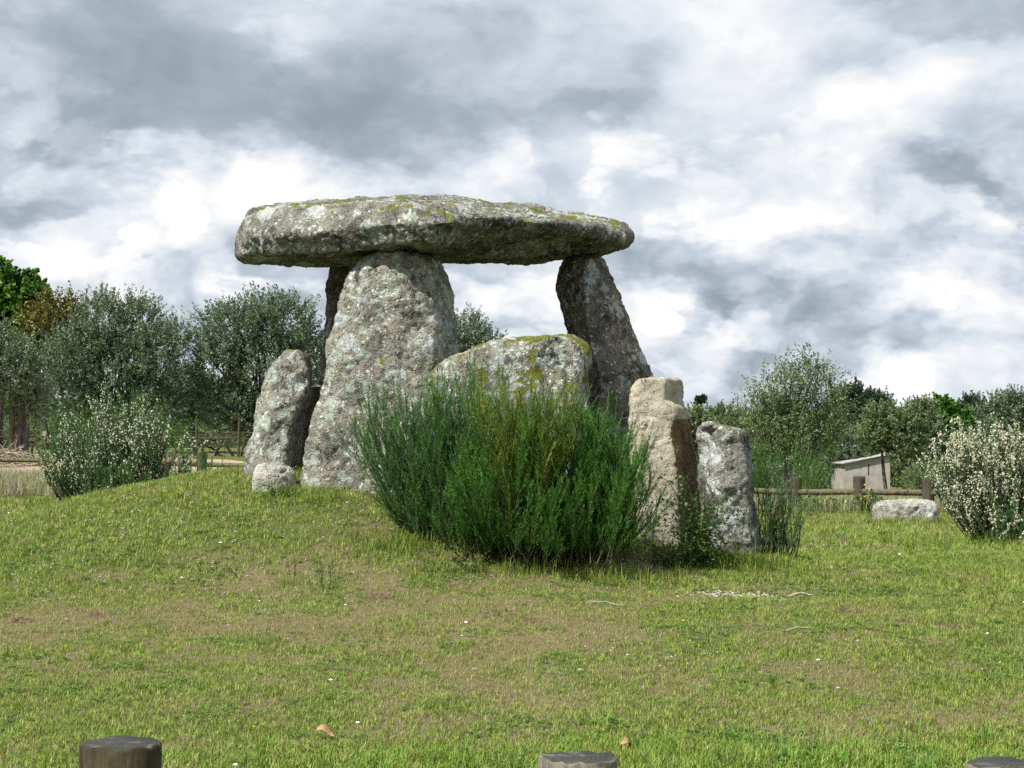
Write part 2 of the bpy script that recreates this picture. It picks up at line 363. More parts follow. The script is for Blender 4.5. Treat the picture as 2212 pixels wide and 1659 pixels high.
def turf_mat(name, stops, nscale=.9):
    m, t, out = new_mat(name)
    oi = t.new('ShaderNodeObjectInfo')
    a = t.new('ShaderNodeAttribute'); a.attribute_name = 'rnd'
    v = t.math('ADD', t.math('MULTIPLY', oi.outputs['Random'], .40), t.math('MULTIPLY', a.outputs['Fac'], .60))
    v = t.math('ADD', v, t.math('MULTIPLY', t.noise(oi.outputs['Location'], nscale, 3), .20))
    c = t.ramp(v, stops)
    p = t.new('ShaderNodeBsdfPrincipled'); t.put(p.inputs['Base Color'], c); p.inputs['Roughness'].default_value = .6
    p.inputs['Specular IOR Level'].default_value = .2
    tr = t.new('ShaderNodeBsdfTranslucent'); t.put(tr.inputs[0], c)
    mx = t.new('ShaderNodeMixShader'); mx.inputs[0].default_value = .3
    t.link(p.outputs[0], mx.inputs[1]); t.link(tr.outputs[0], mx.inputs[2]); t.link(mx.outputs[0], out.inputs[0])
    return m
M_GREEN = turf_mat('green_blade', [(.10, (.055, .105, .016)), (.5, (.15, .245, .034)), (.78, (.235, .325, .05)), (1, (.38, .42, .12))])
M_DRY = turf_mat('dry_blade', [(.10, (.12, .10, .045)), (.45, (.26, .22, .105)), (.75, (.36, .32, .16)), (1, (.48, .45, .27))])
M_OLIVEBLADE = turf_mat('olive_blade', [(.10, (.085, .098, .022)), (.5, (.205, .215, .052)), (1, (.37, .36, .14))])
M_FORB = turf_mat('clover_leaf', [(.1, (.06, .13, .025)), (.5, (.115, .225, .04)), (1, (.19, .31, .07))])
M_LUSH = turf_mat('lush_blade', [(.1, (.05, .13, .015)), (.5, (.12, .27, .03)), (1, (.24, .40, .07))])
M_HAY = turf_mat('pale_tall_grass', [(.1, (.14, .15, .09)), (.5, (.27, .27, .17)), (1, (.42, .40, .28))])

# ground: soil and thatch, painted by how dry the turf is
m, t, out = new_mat('turf_soil')
co = t.new('ShaderNodeTexCoord').outputs['Object']
dr = t.new('ShaderNodeAttribute'); dr.attribute_name = 'dry'
n1 = t.noise(co, 18, 6, .7); n2 = t.noise(co, 70, 4, .7); n3 = t.noise(co, 3.2, 5, .6)
g = t.mix(n1, (.06, .085, .022), (.12, .15, .045)); b = t.mix(n1, (.12, .10, .05), (.22, .185, .10))
c = t.mix(t.step(t.math('ADD', dr.outputs['Fac'], t.math('MULTIPLY', t.math('SUBTRACT', n3, .5), .5)), .2, .8), g, b)
c = t.mix(t.step(n2, .55, .75), c, (.09, .06, .035))
principled(t, out, c, .95, t.math('ADD', n1, n2), .7, .03, .1); M_SOIL = m
M_VSOIL = flat_mat('bare_sandy_soil', (.26, .19, .12), (.42, .33, .22), 9, .95, .8)
M_CLOD = flat_mat('dug_earth', (.055, .04, .026), (.16, .115, .072), 30, .98, 1.0)
M_PEB = leaf_mat('pale_pebble', [(0, (.26, .22, .17)), (1, (.48, .44, .38))], .0, .8)

# ------------------------------------------------------------------ ground sheet
def axis(lo, hi, st, far_lo, far_hi, grow=1.16):
    a = list(np.arange(lo, hi + 1e-6, st)); s = st
    while a[-1] < far_hi: s *= grow; a.append(min(far_hi, a[-1] + s))
    s = st; b = []
    p = lo
    while p > far_lo: s *= grow; p = max(far_lo, p - s); b.append(p)
    return np.array(b[::-1] + a)
xs = axis(-9, 9, .1, -2500, 2500); ys = axis(4, 34, .1, -300, 3500)
X, Yg = np.meshgrid(xs, ys, indexing='xy')
V = np.stack([X, Yg, gz(X, Yg)], -1).reshape(-1, 3)
nx, ny = len(xs), len(ys)
idx = (np.arange(ny - 1)[:, None] * nx + np.arange(nx - 1)[None]).ravel()
ground = link_mesh('ground', V, [np.stack([idx, idx + 1, idx + 1 + nx, idx + nx], 1)], M_SOIL)
a = ground.data.attributes.new('dry', 'FLOAT', 'POINT'); a.data.foreach_set('value', dryness(V[:, 0], V[:, 1]).astype(np.float32))
tag(ground, 'grassy ground rising gently to a low mound', kind='structure')

def sheet(name, x0, x1, y0, y1, n, mat, label, lift=.012, wob=.6, seed=0):
    th = np.linspace(0, 2 * np.pi, n, endpoint=False); rr = np.linspace(0, 1, 14)
    k = 1 + .18 * vnoise(np.stack([np.cos(th) * 2, np.sin(th) * 2, th * 0 + seed], 1), seed)
    ex = .55
    ux = np.sign(np.cos(th)) * np.abs(np.cos(th)) ** ex * k; uy = np.sign(np.sin(th)) * np.abs(np.sin(th)) ** ex * k
    P = [((x0 + x1) / 2 + ux * r * (x1 - x0) / 2, (y0 + y1) / 2 + uy * r * (y1 - y0) / 2) for r in rr]
    V = np.concatenate([np.stack([px, py, gz(px, py) + lift * (1 if r < .99 else -1.5)], 1) for (px, py), r in zip(P, rr)])
    q = []
    for i in range(13):
        j = np.arange(n); q.append(np.stack([i * n + j, (i + 1) * n + j, (i + 1) * n + (j + 1) % n, i * n + (j + 1) % n], 1))
    o = link_mesh(name, V, [np.concatenate(q)], mat); tag(o, label, kind='structure'); return o
sheet('vineyard_soil', -24, -5.5, 37.5, 53, 90, M_VSOIL, 'bare sandy soil strip in front of the vines', .02, seed=2)

# ------------------------------------------------------------------ stones
def ring_loft(rings):
    n = len(rings[0]); V = np.concatenate(rings); k = len(rings)
    q = []
    for i in range(k - 1):
        j = np.arange(n); j2 = (j + 1) % n
        q.append(np.stack([i * n + j, i * n + j2, (i + 1) * n + j2, (i + 1) * n + j], 1))
    V = np.vstack([V, rings[0].mean(0), rings[-1].mean(0)]); a = n * k; j = np.arange(n); j2 = (j + 1) % n
    tr = np.vstack([np.stack([np.full(n, a), j2, j], 1), np.stack([np.full(n, a + 1), (k - 1) * n + j, (k - 1) * n + j2], 1)])
    return V, np.concatenate(q), tr
def stone(name, rings, mat, label, voxel=.02, smooth=1, amp=(.03, .013, .006), seed=0, pits=(), group='stones of the dolmen', cat='stone', grow=.012, split=None, flake=.035):
    V, q, tr = ring_loft([np.asarray(r, float) for r in rings])
    tmp = link_mesh('tmp', V, [q, tr], mat)
    rm = tmp.modifiers.new('r', 'REMESH'); rm.mode = 'VOXEL'; rm.voxel_size = voxel
    dg = bpy.context.evaluated_depsgraph_get(); ev = tmp.evaluated_get(dg); me = ev.to_mesh()
    nv = len(me.vertices); P = np.empty(nv * 3, np.float32); me.vertices.foreach_get('co', P); P = P.reshape(-1, 3).astype(float)
    E = np.empty(len(me.edges) * 2, np.int32); me.edges.foreach_get('vertices', E); E = E.reshape(-1, 2)
    L = np.empty(len(me.loops), np.int32); me.loops.foreach_get('vertex_index', L)
    tot = np.empty(len(me.polygons), np.int32); me.polygons.foreach_get('loop_total', tot)
    ev.to_mesh_clear(); bpy.data.objects.remove(tmp, do_unlink=True)
    q = L.reshape(-1, 4) if (tot == 4).all() else None
    deg = np.bincount(E.ravel(), minlength=nv).astype(float)[:, None]
    def lap(P):
        S = np.zeros_like(P)
        for k in range(3): S[:, k] = np.bincount(E[:, 0], P[E[:, 1], k], nv) + np.bincount(E[:, 1], P[E[:, 0], k], nv)
        return S / deg
    def normals(P):
        nf = np.cross(P[q[:, 2]] - P[q[:, 0]], P[q[:, 3]] - P[q[:, 1]]); N = np.zeros_like(P)
        for k in range(3): N[:, k] = sum(np.bincount(q[:, c], nf[:, k], nv) for c in range(4))
        return unit(N)
    for _ in range(smooth): P = P + .6 * (lap(P) - P)
    N = normals(P)
    d = grow + amp[0] * fbm(P, 1.9, 2, seed) + amp[1] * fbm(P, 6.5, 3, seed + 9)
    rid = 1 - np.abs(fbm(P, 4.2, 3, seed + 40)); d = d - .9 * amp[1] * sstep(.90, 1.0, rid)          # shallow cracks
    d = d + amp[2] * (vnoise(P * 21, seed + 5) + .8 * vnoise(P * 40, seed + 6))
    d = d + flake * (np.round(fbm(P, 2.6, 3, seed + 70) * 6) / 6 + .6 * np.round(fbm(P, 6.0, 2, seed + 80) * 4) / 4)      # flaked ledges
    for (c, r, dp) in pits: d = d - dp * np.exp(-(np.linalg.norm(P - np.asarray(c), axis=1) / r) ** 2)
    P = P + N * d[:, None]
    base = np.array([P[:, 0].mean(), P[:, 1].mean(), P[:, 2].min()])
    mi = None
    if split is not None:
        N = normals(P); mi = split(P[q].mean(1), N[q].mean(1)).astype(int)
    o = link_mesh(name, P, [q], mat, loc=base, mi=mi); tag(o, label, cat, group); return o

# capstone: cross sections from its left tip to its right tip, each (depth, picture height)
CAP = [
 (516, [(19.1,528),(18.9,524),(18.6,528),(18.5,540),(18.6,552),(18.8,555),(19.2,556),(19.3,542)]),
 (524, [(19.4,498),(19.0,488),(18.35,492),(18.2,522),(18.3,550),(18.7,561),(19.4,564),(19.7,535)]),
 (545, [(19.8,468),(19.1,453),(18.1,462),(17.95,508),(18.1,546),(18.6,563),(19.7,568),(20.0,520)]),
 (600, [(20.0,458),(19.2,444),(17.85,452),(17.7,502),(17.8,546),(18.5,563),(19.9,570),(20.3,515)]),
 (690, [(20.1,450),(19.2,438),(17.65,446),(17.5,500),(17.65,547),(18.4,563),(20.0,572),(20.5,510)]),
 (760, [(20.2,446),(19.2,434),(17.55,441),(17.4,492),(17.52,543),(18.3,559),(20.1,569),(20.6,508)]),
 (800, [(20.2,444),(19.2,432),(17.48,439),(17.32,487),(17.45,531),(18.2,546),(20.1,562),(20.6,505)]),
 (870, [(20.2,440),(19.2,428),(17.3,438),(17.12,484),(17.28,525),(18.2,543),(20.2,560),(20.7,503)]),
 (940, [(20.3,440),(19.2,427),(17.1,452),(16.9,484),(17.0,521),(18.2,546),(20.2,562),(20.7,503)]),
 (980, [(20.3,442),(19.2,428),(17.1,462),(16.98,480),(17.4,522),(18.2,550),(20.2,563),(20.7,505)]),
 (1020, [(20.4,447),(19.3,434),(17.3,466),(17.35,486),(17.95,528),(18.4,555),(20.2,565),(20.7,507)]),
 (1090, [(20.4,452),(19.4,439),(17.7,474),(17.85,494),(18.5,533),(18.8,557),(20.2,566),(20.6,508)]),
 (1150, [(20.4,456),(19.5,442),(18.0,479),(18.15,498),(18.75,534),(19.0,556),(20.2,565),(20.5,510)]),
 (1185, [(20.4,464),(19.5,452),(18.2,482),(18.35,501),(18.9,533),(19.1,553),(20.1,563),(20.4,512)]),
 (1240, [(20.3,474),(19.6,464),(18.5,487),(18.6,505),(19.0,530),(19.2,548),(20.0,557),(20.3,513)]),
 (1300, [(20.1,480),(19.6,472),(18.9,490),(18.85,508),(19.0,527),(19.3,540),(19.9,547),(20.1,513)]),
 (1345, [(19.9,490),(19.6,484),(19.2,495),(19.1,510),(19.2,523),(19.4,530),(19.8,533),(19.9,512)]),
 (1364, [(19.6,504),(19.55,502),(19.45,506),(19.4,511),(19.45,517),(19.5,519),(19.6,519),(19.65,512)])]
stone('capstone', [[at(x, py, Y) for Y, py in r] for x, r in CAP], ROCK['cap'],
      'huge flat granite capstone lying across the tops of the uprights', smooth=1, amp=(.035, .018, .007), seed=1, cat='capstone')

def column(rows, Y0, lean, xprof, cols):
    """rows: (py, x...) ; cols: list of (function of row xs, depth offset)"""
    rings = []
    for r in rows:
        py, xsr = r[0], r[1:]; Yr = Y0 + lean * (rows[-1][0] - py)
        rings.append([at(fx(*xsr), py, Yr + dy) for fx, dy in cols])
    return rings
LR = lambda th, l=.0, r=.3, inset=10: [(lambda L, R_: L, l), (lambda L, R_: L + .12 * (R_ - L), -.02), (lambda L, R_: .5 * (L + R_), -.06),
      (lambda L, R_: R_ - .18 * (R_ - L), 0.0), (lambda L, R_: R_, r), (lambda L, R_: R_ - inset, th), (lambda L, R_: L + inset, th)]
stone('standing_stone', column([(546,828,892),(551,806,922),(562,783,952),(590,762,968),(640,741,977),(700,725,984),(770,708,987),(850,690,990),(930,672,992),(1000,656,995),(1050,644,998),(1110,636,1002)],
      17.2, .00075, None, LR(.62, .06, .40)), ROCK['front'], 'broad leaning lichen-speckled slab holding up the capstone behind the green broom', seed=11, cat='standing stone',
      pits=[(at(823, 748, 17.9), .05, .04), (at(905, 690, 17.95), .05, .03), (at(870, 815, 17.8), .05, .035)], amp=(.035, .014, .008))
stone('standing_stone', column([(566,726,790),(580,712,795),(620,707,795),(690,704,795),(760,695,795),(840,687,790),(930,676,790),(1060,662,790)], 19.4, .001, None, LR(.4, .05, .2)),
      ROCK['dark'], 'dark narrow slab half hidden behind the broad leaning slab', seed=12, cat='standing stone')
stone('standing_stone', column([(727,1165,1238),(732,1090,1252),(745,1030,1268),(765,985,1277),(786,944,1279),(820,922,1276),(880,916,1268),(960,914,1258),(1050,912,1256),(1160,908,1256)],
      16.75, .0007, None, [(lambda L, R_: L, .10), (lambda L, R_: L + 30, 0.0), (lambda L, R_: .5 * (L + R_), -.05), (lambda L, R_: R_ - 24, 0.0), (lambda L, R_: R_ - 2, .22), (lambda L, R_: R_ - 6, .55), (lambda L, R_: L + 10, .55)]),
      ROCK['mossy'], 'low broken slab with yellow moss and round lichen behind the green broom', seed=13, cat='standing stone')
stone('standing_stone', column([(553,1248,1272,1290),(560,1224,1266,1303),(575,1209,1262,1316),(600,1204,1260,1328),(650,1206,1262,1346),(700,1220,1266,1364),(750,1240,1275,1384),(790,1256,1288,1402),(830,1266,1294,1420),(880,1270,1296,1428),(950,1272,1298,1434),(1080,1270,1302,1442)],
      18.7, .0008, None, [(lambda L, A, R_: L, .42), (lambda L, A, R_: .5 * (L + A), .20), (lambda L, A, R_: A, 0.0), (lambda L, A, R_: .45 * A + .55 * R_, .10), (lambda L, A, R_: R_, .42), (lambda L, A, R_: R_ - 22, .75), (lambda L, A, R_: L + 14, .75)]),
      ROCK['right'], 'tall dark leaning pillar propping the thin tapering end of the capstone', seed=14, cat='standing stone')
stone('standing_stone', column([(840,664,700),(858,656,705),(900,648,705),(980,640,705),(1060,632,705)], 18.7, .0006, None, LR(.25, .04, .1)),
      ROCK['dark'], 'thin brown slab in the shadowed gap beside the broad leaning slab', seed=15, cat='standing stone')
stone('standing_stone', column([(760,620,640,646),(765,610,650,656),(780,598,657,663),(800,585,662,669),(825,575,664,671),(845,567,658,669),(866,560,645,664),(900,551,631,656),(940,542,622,649),(990,531,616,643),(1040,521,608,634),(1085,513,602,628)],
      17.8, .0008, None, [(lambda L, A, R_: L, .10), (lambda L, A, R_: L + 14, 0.0), (lambda L, A, R_: .5 * (L + A), -.03), (lambda L, A, R_: A, .0), (lambda L, A, R_: R_, .55), (lambda L, A, R_: R_ - 10, .62), (lambda L, A, R_: L + 12, .50)]),
      ROCK['front'], 'narrow pointed slab with a dark hole leaning beside a small round boulder', seed=16, cat='standing stone', smooth=0, voxel=.018,
      pits=[(at(656, 820, 17.95), .055, .16)], amp=(.022, .012, .007))
stone('standing_stone', column([(818,1386,1438,1458),(822,1371,1440,1473),(845,1360,1440,1475),(866,1359,1436,1475),(872,1359,1448,1474),(880,1359,1466,1478),(896,1360,1462,1488),(925,1361,1450,1491),(960,1363,1455,1497),(1020,1367,1462,1505),(1080,1373,1466,1511),(1130,1379,1468,1508),(1215,1386,1470,1505)],
      16.5, .0005, None, [(lambda L, A, R_: L, .05), (lambda L, A, R_: L + 10, 0), (lambda L, A, R_: A - 3, 0.0), (lambda L, A, R_: A + 4, .05), (lambda L, A, R_: R_, .38), (lambda L, A, R_: R_ - 10, .5), (lambda L, A, R_: L + 10, .42)]),
      [ROCK['pale'], ROCK['rust']], 'pale clean-cut standing stone with a notched top and rust-stained side', seed=17, cat='standing stone', smooth=3, voxel=.014, grow=.010, flake=.012, amp=(.012, .012, .005),
      split=lambda C, N: (N[:, 0] > .55) & (C[:, 2] < at(1450, 905, 16.7)[2]))
stone('standing_stone', column([(917,1522,1530,1538),(922,1515,1542,1556),(930,1511,1553,1588),(937,1509,1555,1608),(950,1509,1556,1615),(980,1510,1557,1622),(1020,1514,1558,1626),(1060,1518,1560,1629),(1120,1528,1562,1632),(1180,1538,1565,1634),(1225,1540,1566,1634)],
      16.3, .0004, None, [(lambda L, A, R_: L, .28), (lambda L, A, R_: A - 4, .02), (lambda L, A, R_: A + 8, 0), (lambda L, A, R_: R_ - 16, .05), (lambda L, A, R_: R_, .25), (lambda L, A, R_: R_ - 8, .42), (lambda L, A, R_: L + 8, .42)]),
      ROCK['grey'], 'rough grey knobbly standing stone beside the pale notched one', seed=18, cat='standing stone', smooth=0, voxel=.016, amp=(.015, .018, .008))
def boulder(name, px, py0, py1, wpx, Y, depth, mat, label, seed, power=.6, group='stones of the dolmen', cat='boulder', voxel=.02):
    rings = []; s = Y / F; c = at(px, (py0 + py1) / 2, Y); hz = (py1 - py0) / 2 * s + .06; c[2] -= .06; hx = wpx / 2 * s
    for k in range(9):
        ph = -math.pi / 2 + math.pi * (k + .15) / 8.3
        zz = math.sin(ph); zz = math.copysign(abs(zz) ** power, zz); rr = max(.05, math.cos(ph)) ** power
        th = np.arange(14) / 14 * 2 * np.pi; e = .8
        cx = np.sign(np.cos(th)) * np.abs(np.cos(th)) ** e; cy = np.sign(np.sin(th)) * np.abs(np.sin(th)) ** e
        rings.append(np.stack([c[0] + cx * hx * rr, c[1] + cy * depth / 2 * rr, np.full(14, c[2] + zz * hz)], 1))
    return stone(name, rings, mat, label, voxel=voxel, smooth=2, amp=(.045, .03, .008), seed=seed, cat=cat, group=group, grow=0, flake=.02)
boulder('boulder', 593, 999, 1056, 88, 17.35, .34, ROCK['bould'], 'small pale rounded boulder at the foot of the narrow pointed slab', 31, .8)
boulder('boulder', 1955, 1077, 1130, 150, 27, .6, ROCK['bould'], 'long pale boulder lying in the grass before the log fence', 32, .55)
boulder('boulder', 1335, 922, 985, 78, 17.6, .5, ROCK['grey'], 'low grey stone half buried behind the broom beside the notched stone', 33, .7)

# ------------------------------------------------------------------ log fences
def wood_mat(name, c1, c2, green=.3):
    m, t, out = new_mat(name)
    co = t.new('ShaderNodeTexCoord').outputs['Object']
    st = t.noise(t.vmath('MULTIPLY', co, (1, 1, .12)), 60, 5, .65); bl = t.noise(co, 7, 4, .6)
    c = t.mix(t.step(st, .3, .7), c1, c2)
    c = t.mix(t.math('MULTIPLY', t.step(bl, .5, .68), green), c, (.09, .10, .035))
    c = t.mix(t.math('MULTIPLY', t.step(t.noise(t.vmath('ADD', co, (3, 3, 3)), 11, 4), .56, .66), .8), c, (.035, .025, .018))
    principled(t, out, c, .85, st, .6, .006, .2); return m
M_POST = wood_mat('weathered_post', (.035, .031, .024), (.095, .082, .06), .7)
M_POSTB = wood_mat('weathered_grey_post', (.065, .058, .05), (.20, .185, .155), .35)
M_RAIL = wood_mat('weathered_rail', (.05, .045, .025), (.17, .155, .085), .6)
M_POSTD = wood_mat('dark_damp_post', (.016, .012, .008), (.06, .045, .026), .45)
def endgrain(name, c1, c2):
    m, t, out = new_mat(name)
    co = t.new('ShaderNodeTexCoord').outputs['Object']
    wv = t.new('ShaderNodeTexWave', wave_type='RINGS', rings_direction='Z'); t.link(co, wv.inputs['Vector'])
    wv.inputs['Scale'].default_value = 22; wv.inputs['Distortion'].default_value = 6; wv.inputs['Detail'].default_value = 3
    n = t.noise(co, 16, 5, .65); n2 = t.noise(co, 90, 3, .6)
    c = t.mix(t.math('MULTIPLY_ADD', wv.outputs[1], .14, t.math('MULTIPLY', n, .86)), c1, c2)
    c = t.mix(t.math('MULTIPLY', t.step(n, .52, .66), .4), c, (.22, .215, .20))
    principled(t, out, c, .9, t.math('ADD', t.math('MULTIPLY', wv.outputs[1], .3), n2), .35, .004, .1); return m
M_END = endgrain('cut_end_grain', (.02, .022, .018), (.075, .078, .068))
def log(name, P, r, sides, mat, endmat, parent, seed, bevel=.012, taper=1.0):
    """round log between two points: knobbly side and slightly bevelled sawn ends"""
    rng = np.random.default_rng(seed); P0, P1 = np.asarray(P[0], float), np.asarray(P[1], float)
    L = np.linalg.norm(P1 - P0); T = (P1 - P0) / L; ref = np.array([0, 1., 0]) if abs(T[1]) < .7 else np.array([1., 0, 0])
    A = unit(np.cross(T, ref)); B = np.cross(T, A); n = 9
    ts = np.concatenate([[0], [bevel / L], np.linspace(.08, .92, n), [1 - bevel / L], [1]]); rs = np.array([.94, 1] + [1] * n + [1, .94])
    th = np.arange(sides) / sides * 2 * np.pi; ph = rng.uniform(0, 6)
    V = []
    for tt, k in zip(ts, rs):
        rr = r * k * (1 + (taper - 1) * tt) * (1 + .018 * np.cos(2 * th + ph) + .012 * vnoise(np.stack([np.cos(th) * 3, np.sin(th) * 3, th * 0 + tt * L * 2.5], 1), seed))
        jag = (.006 * vnoise(np.stack([np.cos(th) * 4, np.sin(th) * 4, th * 0], 1), seed + 7))[:, None] * T if tt > .95 else 0
        V.append(P0 + T * tt * L + jag + A * (np.cos(th) * rr)[:, None] + B * (np.sin(th) * rr)[:, None])
    V, q, tr = ring_loft(V)
    mi = np.concatenate([np.zeros(len(q)), np.ones(len(tr))])
    o = link_mesh(name, V, [q, tr], [mat, endmat], parent, mi=mi); return o
FENCE = [(-60, 38.5), (190, 37.6), (436, 36.8), (720, 35.6), (1000, 34.3), (1280, 33.0), (1560, 31.8), (1717, 30.7), (1854, 29.9), (2003, 29.0), (2160, 28.2), (2330, 27.4)]
fen = empty('log_fence', (xw(1106, 34), 34, gz1(0, 34))); o0 = np.array(fen.location)
tag(fen, 'low log rail fence running behind the dolmen', 'fence', 'low log fences')
tops = []
for i, (px, Y) in enumerate(FENCE):
    x = xw(px, Y); z = gz1(x, Y); h = .58
    tops.append(np.array([x, Y, z]))
    if i in (7, 8) or True:
        log('post', [(x - o0[0], Y - o0[1], z - .25 - o0[2]), (x - o0[0] + .01, Y - o0[1], z + h - o0[2])], .095, 14, M_POST, M_END, fen, 100 + i)
for i in range(len(tops) - 1):
    a_, b_ = tops[i] + (0, 0, .34), tops[i + 1] + (0, 0, .34)
    d_ = unit(b_ - a_); log('rail', [a_ + d_ * .06 - o0, b_ - d_ * .06 - o0], .047, 10, M_RAIL, M_END, fen, 200 + i)
fen2 = empty('log_fence', (0, 4.85, 0)); o0 = np.array(fen2.location)
tag(fen2, 'thick sawn-off log posts of a fence standing before the lawn', 'fence', 'low log fences')
FP = [(255, 1605, .1035, M_POSTD), (1248, 1634, .101, M_POSTB), (2172, 1650, .103, M_POSTB)]
fp = []
for i, (px, py, r, mt) in enumerate(FP):
    p = at(px, py, 4.85); fp.append(p)
    log('post', [(p[0], 0, -.2), (p[0] + (.006 if i == 0 else 0), 0, p[2])], r, 40, mt, M_END, fen2, 300 + i, .006)
for i in range(2):
    log('rail', [(fp[i][0] + .06, 0, .5), (fp[i + 1][0] - .06, 0, .5)], .052, 12, M_RAIL, M_END, fen2, 310 + i)

# ------------------------------------------------------------------ shrubs of broom
def broom(name, loc, clumps, label, group, seed, seg=6, flowers=None, cat='broom bush', flower_size=.013):
    """clumps: dicts with base offset, n stems, length, spread (radians), lean (x,y), material"""
    root = empty(name, loc); rng = np.random.default_rng(seed); tag(root, label, cat, group)
    st = MB(); fol = {}; tips = []
    for c in clumps:
        mb = fol.setdefault(c.get('mat', M_BROOM), MB())
        for i in range(c['n']):
            ph = rng.uniform(0, 2 * np.pi); th = c['spread'] * math.sqrt(rng.uniform(0.0, 1)); Ls = c['len'] * rng.uniform(.72, 1.08) * (1 - .18 * (th / 1.4))
            d = np.array([math.sin(th) * math.cos(ph) + c['lean'][0], math.sin(th) * math.sin(ph) + c['lean'][1], math.cos(th)]); d /= np.linalg.norm(d)
            b = np.array([c['base'][0] + np.clip(rng.normal(), -1.5, 1.5) * c['r'], c['base'][1] + np.clip(rng.normal(), -1.5, 1.5) * c['r'], -.06])
            P = [b]; dd = d.copy()
            for k in range(seg):
                dd = unit(dd + np.array([0, 0, .13]) + rng.normal(size=3) * .05); P.append(P[-1] + dd * Ls / seg)
            P = np.array(P); st.tube(P, np.linspace(.008, .002, seg + 1) * c.get('thick', 1), 3, rng.uniform(), cap=False)
            nt = c.get('twigs', 20)
            for j in range(nt):
                tpos = rng.uniform(.12, .98); k = min(seg - 1, int(tpos * seg)); f_ = tpos * seg - k
                p0 = P[k] * (1 - f_) + P[k + 1] * f_; td = unit(P[k + 1] - P[k])
                dr_ = unit(td + perp(rng, td[None])[0] * rng.uniform(.25, .75) + np.array([0, 0, .25])); Lt = Ls * rng.uniform(.16, .36) * (1.1 - .45 * tpos)
                m = 4; Q = [p0]; q_ = dr_.copy()
                for _ in range(m): q_ = unit(q_ + np.array([0, 0, .10]) + rng.normal(size=3) * .07); Q.append(Q[-1] + q_ * Lt / m)
                Q = np.array(Q); av = np.clip(rng.normal(.5, .2), 0, 1)
                mb.tube(Q, np.linspace(.0024, .0012, m + 1), 3, av, cap=False)
                nl = int(c.get('leaf', 78) * Lt / .3); u = rng.uniform(.0, 1, nl) * m; ki = np.minimum(m - 1, u.astype(int)); fr = (u - ki)[:, None]
                C = Q[ki] * (1 - fr) + Q[ki + 1] * fr; T = unit(Q[ki + 1] - Q[ki])
                Ad = unit(T + perp(rng, T) * rng.uniform(.3, .8, (nl, 1))); ll = rng.uniform(.012, .048, nl)
                mb.leaves(C + Ad * ll[:, None] / 2, Ad, perp(rng, Ad), ll, c.get('lw', .0038), np.clip(av + rng.normal(size=nl) * .16, 0, 1))
                if flowers and rng.uniform() < c.get('fl', 1): 
                    nf = rng.poisson(flowers * rng.gamma(1.1) / 1.1); uf = (1 - rng.uniform(0, .85, nf) ** 1.3) * m; kf = np.minimum(m - 1, uf.astype(int)); ff = (uf - kf)[:, None]
                    tips.append(Q[kf] * (1 - ff) + Q[kf + 1] * ff + rng.normal(size=(nf, 3)) * .012)
    st.build('stems', M_STEM, root)
    for mt, mb in fol.items():
        o = mb.build('foliage', mt, root)
    if tips:
        C = np.concatenate(tips); n = len(C); sz = flower_size * rng.uniform(.7, 1.25, n)
        oc = np.array([[1, 0, 0], [-1, 0, 0], [0, 1, 0], [0, -1, 0], [0, 0, 1.25], [0, 0, -1.25]]) * .5
        tri = np.array([[0, 2, 4], [2, 1, 4], [1, 3, 4], [3, 0, 4], [2, 0, 5], [1, 2, 5], [3, 1, 5], [0, 3, 5]])
        Vv = (C[:, None] + oc[None] * sz[:, None, None] + rng.normal(size=(n, 6, 3)) * .12 * sz[:, None, None]).reshape(-1, 3)
        T = (tri[None] + np.arange(n)[:, None, None] * 6).reshape(-1, 3)
        tag(link_mesh('flowers', Vv, [T], M_PETAL, root, attr=np.repeat(rng.uniform(size=n), 8), smooth=False), kind='stuff')
    return root
def on_ground(px, Y): x = xw(px, Y); return np.array([x, Y, gz1(x, Y)])
L0 = on_ground(1110, 15.85)
def off(px, Y): p = on_ground(px, Y) - L0; return p[:2]
broom('broom_bush', L0, [
  dict(base=off(960, 16.05), r=.13, n=66, len=1.42, spread=.80, lean=(-.27, -.05), mat=M_BROOML),
  dict(base=off(1010, 15.95), r=.13, n=42, len=1.48, spread=.50, lean=(-.04, -.02), mat=M_BROOML),
  dict(base=off(1070, 15.7), r=.17, n=62, len=.98, spread=.95, lean=(.0, -.35), mat=M_BROOM),
  dict(base=off(1135, 15.5), r=.17, n=52, len=1.38, spread=.48, lean=(.02, -.14), mat=M_BROOMY),
  dict(base=off(1120, 15.6), r=.2, n=34, len=1.3, spread=.55, lean=(0, -.08), mat=M_BROOM),
  dict(base=off(1240, 15.7), r=.17, n=66, len=1.2, spread=.85, lean=(.22, -.10), mat=M_BROOM),
  dict(base=off(1170, 15.5), r=.20, n=60, len=.75, spread=1.05, lean=(.05, -.35), mat=M_BROOM),
  dict(base=off(1290, 15.45), r=.16, n=30, len=.85, spread=.8, lean=(.18, -.25), mat=M_BROOM),
 ], 'large dense deep green broom bush growing before the low broken slab', None, 5)
for (px, Y, ps) in [(250, 23.0, 0)]:
    L = on_ground(235, 23.3)
    broom('broom_bush', L, [
      dict(base=(-.35, 0), r=.10, n=26, len=1.05, spread=.80, lean=(-.28, -.1), mat=M_BROOMB, fl=.7),
      dict(base=(.12, .05), r=.14, n=34, len=1.35, spread=.50, lean=(.03, 0), mat=M_BROOMB, fl=1),
      dict(base=(.40, .0), r=.14, n=30, len=1.18, spread=.62, lean=(.16, -.05), mat=M_BROOMB, fl=1),
      dict(base=(.35, -.1), r=.3, n=40, len=.62, spread=.9, lean=(.05, -.25), mat=M_BROOML, fl=.12)],
      'grey-green broom bush sprinkled with white flowers on the crest of the mound', 'white flowering brooms', 6, flowers=3.6, flower_size=.0175)
